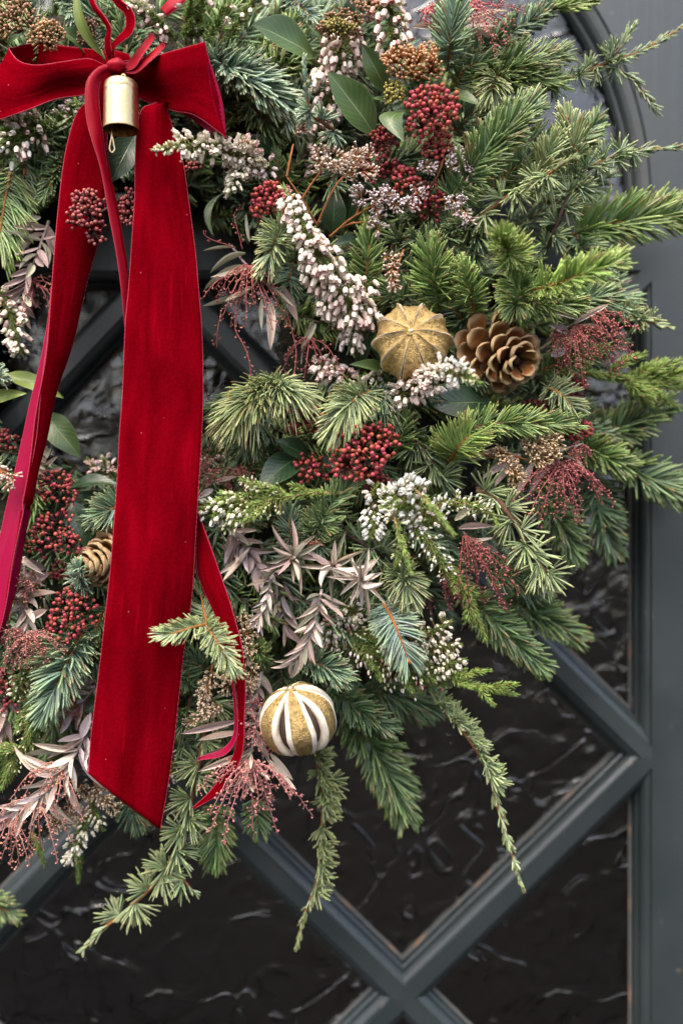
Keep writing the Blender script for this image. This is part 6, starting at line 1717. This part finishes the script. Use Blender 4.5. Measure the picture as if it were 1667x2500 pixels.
leaf('small leaf beside the umbrella of buds at the top', (790, 100, 100), (752, 62, 108), 26, tilt=0.3)
leaf('dark leaf standing behind the umbrella of buds', (860, 70, 92), (880, -20, 96), 66, m='leaf_dark')

# ------------------------------------------------------------------ dusty pink foliage and panicles
M_, B_, D_, S_, W_, I_ = 'mauve', 'beige', 'dusk', 'sage', 'blush', 'lilac'
grev('mauve lance leaved sprig in shade right of the narrow ribbon', stem=[(560, 1280, 92), (600, 1340, 100), (640, 1400, 102)], auto=(14, 82, 19, (M_, D_, M_, I_), 55),
     leaves=[((605, 1330, 104), (552, 1296, 112), 20, B_), ((600, 1300, 100), (540, 1400, 110), 20, M_), ((610, 1340, 104), (560, 1440, 116), 18, B_), ((588, 1360, 100), (535, 1402, 112), 18, B_), ((590, 1370, 96), (535, 1330, 100), 20, D_)])
grev('star of beige mauve leaves at the centre of the lower wreath', origin=(716, 1362, 118), rosettes=[((716, 1362, 118), (0.05, -0.85, -0.3), 20, 92, 17, (B_, M_, M_, S_), 95)],
     strands=[[(750, 1330, 108), (770, 1322, 116), (786, 1326, 118)], [(760, 1335, 108), (775, 1325, 116)]], bud=3, step=4, twig=8)
grev('beige leaf star between the centre star and the pale front star', origin=(818, 1384, 118), rosettes=[((818, 1384, 120), (0.1, -0.9, -0.1), 16, 84, 16, (B_, S_, W_, M_), 92)])
grev('palest blush leaf star standing in front below the white heather', origin=(884, 1412, 130), rosettes=[((884, 1412, 140), (0.15, -0.92, 0.05), 18, 88, 16, (W_, W_, B_), 96)])
grev('mauve leafy twig hanging left of centre toward the small fir star', stem=[(668, 1385, 104), (655, 1440, 114), (642, 1490, 116), (626, 1525, 114)], auto=(16, 62, 13, (M_, B_, I_, S_), 48), stemcol='white')
grev('mauve leafy twig hanging above the wide slit orange', stem=[(785, 1440, 106), (772, 1500, 118), (752, 1570, 122), (710, 1622, 118)], auto=(22, 78, 15, (M_, B_, I_, S_, B_), 50), stemcol='white')
grev('dull leaves under the hanging twigs at the centre', stem=[(700, 1420, 90), (690, 1480, 96), (705, 1540, 96)], auto=(12, 70, 15, (D_, M_, I_), 50))
grev('bleached pink foliage with a white stem and red buds at the lower left', stem=[(225, 1760, 98), (190, 1830, 108), (140, 1905, 114), (70, 1960, 114), (0, 2005, 112), (-40, 2030, 110)], auto=(30, 92, 20, (B_, M_, W_, I_, B_), 46), stemcol='white',
     leaves=[((190, 1830, 110), (78, 1818, 118), 22, B_), ((180, 1840, 108), (42, 1838, 116), 20, S_), ((140, 1880, 112), (22, 1850, 118), 20, B_), ((135, 1880, 114), (52, 1842, 120), 20, B_), ((160, 1900, 112), (202, 1992, 116), 24, M_), ((120, 1925, 114), (168, 2030, 118), 24, B_), ((200, 1800, 108), (222, 1740, 110), 30, I_), ((195, 1840, 108), (255, 1930, 110), 24, I_)],
     strands=fan_strands((150, 1870, 0), 116, 9, 60, 190, 70, 130, 0.5) + fan_strands((90, 1945, 0), 116, 11, 40, 170, 80, 170, 0.4) + fan_strands((30, 1990, 0), 114, 8, 50, 150, 80, 130, 0.3), bcol=(0.50, 0.19, 0.13), scol=(0.44, 0.22, 0.18), bud=3.5)
grev('dusty leaved stem hanging at the left between the fir and the folded tail', stem=[(120, 540, 88), (92, 620, 96), (64, 690, 98), (52, 770, 96)], auto=(18, 88, 22, (D_, M_, S_, D_), 58), stemcol='grey',
     strands=fan_strands((75, 680, 0), 92, 7, -10, 120, 60, 120, 0.4), bcol=(0.30, 0.09, 0.08))
grev('pink panicle with beige leaves hanging low below the narrow ribbon', stem=[(640, 1720, 96), (622, 1780, 106), (612, 1850, 116), (602, 1920, 120)], auto=(10, 86, 20, (B_, B_, M_, S_), 62), stemcol='white',
     leaves=[((615, 1815, 112), (460, 1858, 118), 18, S_), ((620, 1830, 112), (485, 1882, 116), 22, B_), ((650, 1800, 120), (740, 1826, 132), 20, M_), ((660, 1840, 112), (716, 1905, 118), 20, B_), ((650, 1850, 110), (718, 1935, 116), 20, B_), ((590, 1790, 110), (482, 1812, 116), 20, B_), ((580, 1760, 104), (440, 1790, 112), 24, M_)],
     strands=fan_strands((610, 1850, 0), 122, 26, 25, 165, 80, 205, 0.32, 14) + fan_strands((630, 1790, 0), 116, 12, 0, 360, 25, 60, 0.2), bcol=(0.46, 0.15, 0.14), scol=(0.42, 0.20, 0.18), bud=3.6, step=6)
grev('pink budded spray with sage leaves right of the long tail in the opening', stem=[(565, 600, 94), (600, 645, 106), (640, 680, 110), (680, 740, 104)], auto=None, stemcol='grey',
     leaves=[((600, 650, 106), (490, 700, 110), 20, S_), ((605, 655, 108), (518, 698, 116), 20, S_), ((600, 620, 104), (508, 652, 108), 12, S_), ((575, 605, 104), (494, 610, 106), 9, S_), ((650, 690, 112), (700, 772, 112), 14, S_), ((660, 740, 112), (662, 848, 118), 30, B_), ((640, 730, 110), (638, 806, 114), 14, S_), ((620, 700, 108), (560, 760, 114), 20, S_), ((590, 720, 100), (505, 772, 102), 16, S_), ((610, 590, 108), (600, 520, 110), 12, S_), ((680, 640, 102), (690, 560, 106), 16, D_), ((690, 700, 96), (720, 800, 98), 28, D_)],
     strands=[[(575, 605, 104), (535, 590, 108), (498, 578, 108), (494, 566, 108)], [(590, 610, 104), (578, 560, 110), (570, 520, 110), (590, 505, 108)]] + fan_strands((610, 640, 0), 112, 14, 40, 160, 90, 190, 0.25) + [[(590, 720, 108), (575, 800, 110), (600, 850, 110), (612, 900, 108), (612, 945, 106)], [(540, 760, 104), (528, 810, 106), (525, 850, 104)], [(700, 760, 104), (722, 850, 108), (718, 940, 108)]], bud=3.1)
grev('pink budded strands in shade left of the bluish white bells', stem=[(760, 790, 88), (742, 840, 94), (735, 890, 94)], leaves=[((770, 790, 92), (735, 850, 98), 22, S_)], strands=fan_strands((755, 820, 0), 96, 7, 20, 160, 50, 110, 0.4), bcol=(0.36, 0.09, 0.09))
grev('rose red panicle right of the pine cone reaching to the stile', stem=[(1350, 820, 88), (1400, 790, 100), (1450, 770, 106)], stemcol='white',
     leaves=[((1400, 790, 104), (1486, 744, 110), 20, W_), ((1385, 815, 104), (1345, 790, 108), 30, I_), ((1380, 850, 98), (1342, 880, 102), 34, I_), ((1410, 780, 104), (1360, 760, 108), 22, W_), ((1400, 800, 104), (1470, 795, 110), 16, B_)],
     strands=fan_strands((1400, 790, 0), 112, 16, 10, 110, 90, 200, 0.25) + fan_strands((1440, 765, 0), 112, 9, -10, 70, 60, 130, 0.3) + fan_strands((1360, 800, 0), 104, 8, 20, 130, 40, 110, 0.2), bcol=(0.44, 0.085, 0.075), scol=(0.34, 0.12, 0.11), bud=3.4, step=6)
grev('rose red panicle with grey leaves below the tan statice at the right', stem=[(1300, 1090, 88), (1335, 1120, 98), (1365, 1140, 102)], stemcol='grey',
     leaves=[((1250, 1120, 96), (1178, 1166, 108), 26, M_), ((1262, 1130, 96), (1206, 1198, 108), 26, M_), ((1300, 1130, 96), (1264, 1222, 106), 26, M_), ((1330, 1130, 98), (1296, 1200, 106), 26, M_), ((1350, 1105, 100), (1428, 1100, 110), 22, B_), ((1370, 1115, 100), (1434, 1142, 106), 16, B_), ((1270, 1110, 92), (1220, 1130, 98), 22, D_), ((1230, 1100, 88), (1150, 1140, 92), 24, D_)],
     strands=fan_strands((1370, 1120, 0), 108, 26, 20, 160, 60, 165, 0.25) + fan_strands((1390, 1080, 0), 102, 8, 0, 90, 30, 80, 0.3), bcol=(0.40, 0.075, 0.075), scol=(0.30, 0.10, 0.095), bud=3.3, step=6)
grev('deep red panicle hanging right of the white heather', stem=[(1130, 1300, 104), (1150, 1320, 112), (1170, 1335, 114)], stemcol='grey', leaves=[((1140, 1322, 112), (1210, 1322, 122), 12, B_), ((1130, 1310, 112), (1224, 1346, 118), 14, M_), ((1120, 1290, 112), (1200, 1280, 120), 22, M_), ((1110, 1270, 108), (1160, 1240, 112), 26, S_)],
     strands=fan_strands((1130, 1300, 0), 122, 9, 40, 95, 90, 200, 0.25) + fan_strands((1165, 1330, 0), 120, 6, 30, 100, 50, 130, 0.2), bcol=(0.28, 0.055, 0.052), scol=(0.22, 0.06, 0.055), bud=3.2, step=6)
grev('deep red panicle tips under the white heather above the cream buds', origin=(1020, 1380, 100), strands=fan_strands((1015, 1390, 0), 106, 5, 60, 110, 60, 110, 0.1) + fan_strands((1075, 1400, 0), 106, 6, 40, 80, 50, 90, 0.2), bcol=(0.24, 0.045, 0.045), scol=(0.20, 0.06, 0.055), bud=3.1, step=5)
grev('faded pink panicle tangled with mauve leaves at the left edge', stem=[(60, 1360, 94), (62, 1440, 106), (66, 1530, 112), (60, 1570, 112)], stemcol='white', auto=(12, 78, 20, (M_, B_, D_, B_), 60),
     leaves=[((66, 1460, 108), (145, 1452, 114), 22, B_), ((70, 1510, 112), (136, 1488, 118), 26, M_), ((60, 1480, 106), (8, 1504, 112), 20, B_), ((70, 1540, 112), (132, 1560, 116), 14, M_), ((110, 1390, 96), (70, 1365, 100), 26, D_), ((120, 1400, 96), (62, 1430, 102), 30, D_)],
     strands=fan_strands((64, 1540, 0), 118, 24, 0, 190, 50, 110, 0.3) + fan_strands((55, 1430, 0), 110, 18, 0, 360, 25, 70, 0.3), bcol=(0.38, 0.15, 0.11), scol=(0.36, 0.14, 0.12), bud=3.3, step=5)
grev('pink panicle at the top edge in front of the sky reflection', stem=[(1050, -20, 96), (1120, -6, 104), (1180, 8, 106)], stemcol='pink',
     leaves=[((1095, 80, 96), (1050, -20, 104), 34, M_), ((1100, 75, 98), (1010, 58, 110), 30, B_), ((1110, 70, 96), (1210, 60, 104), 26, W_), ((1120, 60, 92), (1240, 20, 98), 24, B_), ((1150, 80, 92), (1230, 92, 96), 20, B_)],
     strands=fan_strands((1140, 5, 0), 112, 10, -10, 80, 60, 150, 0.1) + fan_strands((1040, 10, 0), 108, 9, 20, 110, 30, 80, 0.1), bcol=(0.50, 0.13, 0.12), scol=(0.48, 0.14, 0.14), bud=3.5, step=6)
grev('red budded scrap with pale leaves beside the long tail above the cream buds', origin=(520, 1170, 104), leaves=[((515, 1185, 104), (490, 1160, 110), 18, B_), ((520, 1195, 104), (484, 1215, 112), 22, B_), ((520, 1180, 104), (585, 1165, 110), 16, M_)],
     strands=fan_strands((510, 1160, 0), 106, 10, 0, 360, 20, 55, 0.2) + fan_strands((585, 1130, 0), 98, 6, 40, 140, 40, 80, 0.1), bcol=(0.40, 0.12, 0.09), step=5)
grev('dark mauve leaves and buds behind the broad silvery fir', stem=[(250, 1650, 84), (215, 1700, 92), (170, 1745, 94)], auto=(9, 76, 18, (D_, M_, I_), 50), strands=fan_strands((195, 1715, 0), 96, 9, 90, 220, 40, 90, 0.2), bcol=(0.28, 0.10, 0.09), stemcol='grey')
grev('grey mauve leaves at the left edge below the dark berries', stem=[(10, 1700, 84), (18, 1760, 90), (8, 1810, 90)], auto=(6, 80, 20, (D_, M_), 40), stemcol='grey')
grev('pink budded scrap behind the wide slit orange left side', stem=[(640, 1640, 88), (628, 1690, 94), (612, 1740, 94)], auto=(8, 60, 16, (M_, D_, B_), 55), strands=fan_strands((610, 1720, 0), 98, 10, 0, 360, 20, 55, 0.2), bcol=(0.36, 0.13, 0.13), stemcol='white', step=5)
grev('pale sage leaves at the foot of the opening beside the folded tail', stem=[(118, 1165, 80), (112, 1130, 86), (118, 1105, 86)], auto=(7, 48, 16, (S_, S_, B_), 55), stemcol='grey')
grev('single pale leaf hanging under the fir at the left edge', origin=(100, 520, 92), leaves=[((100, 530, 92), (46, 545, 98), 22, S_), ((92, 555, 90), (45, 592, 94), 24, S_)])

# ------------------------------------------------------------------ statice
statice('orange stemmed statice with frosty brushes above the heather bells', [[(775, 552, 104), (740, 490, 116), (700, 432, 122)], [(700, 432, 122), (708, 390, 124), (716, 352, 122)], [(738, 486, 116), (760, 450, 122), (785, 418, 126)], [(775, 548, 104), (805, 480, 112), (838, 432, 114), (880, 424, 112)]],
        [([(785, 418, 126), (775, 395, 128), (778, 365, 128)], 22, 46), ([(800, 415, 128), (815, 392, 132), (840, 400, 132)], 34, 90), ([(838, 432, 118), (868, 395, 120), (872, 360, 118)], 22, 60), ([(865, 425, 114), (885, 420, 118), (912, 428, 116)], 20, 44), ([(720, 330, 120), (732, 318, 122), (745, 312, 122)], 16, 20), ([(845, 395, 112), (880, 385, 116), (905, 372, 114)], 22, 50)])
statice('lilac flowered statice spray in front of the dark berries', [[(805, 578, 104), (855, 535, 112), (905, 505, 116)], [(835, 556, 106), (860, 545, 112), (900, 543, 112)], [(905, 505, 116), (940, 490, 118)], [(870, 525, 112), (878, 500, 114)]],
        [([(880, 500, 116), (882, 480, 120), (872, 462, 120)], 20, 50), ([(905, 490, 118), (935, 480, 122), (950, 470, 122)], 24, 70), ([(945, 490, 120), (980, 502, 124), (1012, 498, 124)], 18, 76), ([(912, 500, 116), (922, 520, 118), (930, 535, 118)], 14, 24), ([(895, 543, 114), (915, 550, 116), (930, 565, 116)], 16, 34)], tone='lilac')
statice('lilac statice sprigs right of the scarlet berries', [[(1060, 445, 104), (1075, 412, 110), (1082, 388, 112)]],
        [([(1020, 418, 108), (1040, 408, 112), (1060, 415, 112)], 16, 36), ([(1095, 415, 110), (1115, 400, 114), (1150, 425, 114)], 16, 50), ([(1100, 370, 112), (1115, 375, 114), (1132, 368, 114)], 16, 30), ([(1105, 400, 110), (1110, 388, 112), (1112, 380, 112)], 14, 20), ([(1010, 455, 106), (1020, 475, 110), (1035, 470, 110)], 14, 30)], tone='lilac')
statice('small lilac statice heads over the dark cedar stars', [[(1060, 490, 104), (1100, 488, 112), (1115, 508, 114)], [(1100, 488, 112), (1095, 480, 114)]],
        [([(1085, 498, 114), (1100, 495, 116)], 14, 24), ([(1112, 495, 114), (1130, 485, 116)], 14, 22), ([(1105, 520, 114), (1130, 515, 118), (1145, 545, 116)], 20, 44)], tone='lilac')
statice('short orange statice brush standing above the slit orange', [[(985, 610, 104), (975, 640, 112), (968, 690, 114)]], [([(940, 628, 112), (955, 632, 116), (972, 636, 116)], 12, 26), ([(960, 640, 116), (956, 670, 118), (960, 700, 116)], 14, 50)])
statice('tan statice brush right below the straight fir sprig', [[(1215, 1100, 100), (1270, 1118, 106), (1320, 1130, 106)]], [([(1285, 1095, 110), (1310, 1080, 118), (1365, 1075, 118)], 30, 150), ([(1300, 1115, 112), (1330, 1120, 118), (1352, 1105, 118)], 24, 90)], tone='tan')
statice('narrow tan statice brush left of the tan one under the straight fir sprig', [[(1165, 1100, 98), (1205, 1120, 104)]], [([(1205, 1090, 106), (1225, 1115, 112), (1245, 1140, 114), (1268, 1172, 112)], 26, 130)], tone='tan')
statice('tan statice behind the narrow ribbon above the wide slit orange', [[(600, 1500, 92), (590, 1560, 98)], [(520, 1620, 96), (505, 1700, 100)]],
        [([(590, 1500, 100), (605, 1520, 106), (615, 1530, 106)], 18, 40), ([(585, 1560, 104), (600, 1548, 110), (618, 1540, 110)], 18, 50), ([(600, 1560, 106), (606, 1590, 110), (596, 1610, 110)], 20, 70), ([(520, 1640, 106), (510, 1670, 110), (495, 1700, 110)], 20, 66), ([(545, 1640, 104), (560, 1670, 108), (535, 1690, 108)], 18, 50), ([(495, 1700, 108), (500, 1725, 112), (510, 1745, 112)], 18, 56), ([(610, 1620, 104), (615, 1650, 108), (605, 1680, 108)], 20, 70), ([(540, 1720, 104), (500, 1745, 108), (455, 1768, 106)], 14, 56)], tone='wheat')
statice('small tan statice brush in front of the satin fold at the left', [[(-20, 1150, 118), (10, 1145, 124)]], [([(0, 1150, 124), (20, 1155, 132), (34, 1170, 132)], 18, 44), ([(10, 1165, 124), (18, 1178, 130), (22, 1190, 130)], 14, 24)], tone='rust')
statice('wheat coloured statice under the cut end of the long tail', [[(230, 1910, 82), (255, 1950, 86)]], [([(235, 1925, 90), (255, 1950, 94), (285, 1975, 92)], 24, 80), ([(200, 1915, 88), (210, 1930, 92), (225, 1940, 92)], 20, 40)], tone='wheat')
statice('wheat coloured statice behind the bleached pink foliage', [[(180, 1960, 82), (160, 1990, 86)]], [([(120, 1990, 90), (150, 2010, 94), (180, 2000, 94)], 24, 90), ([(170, 1985, 90), (190, 1990, 94), (200, 1975, 92)], 20, 50)], tone='wheat')
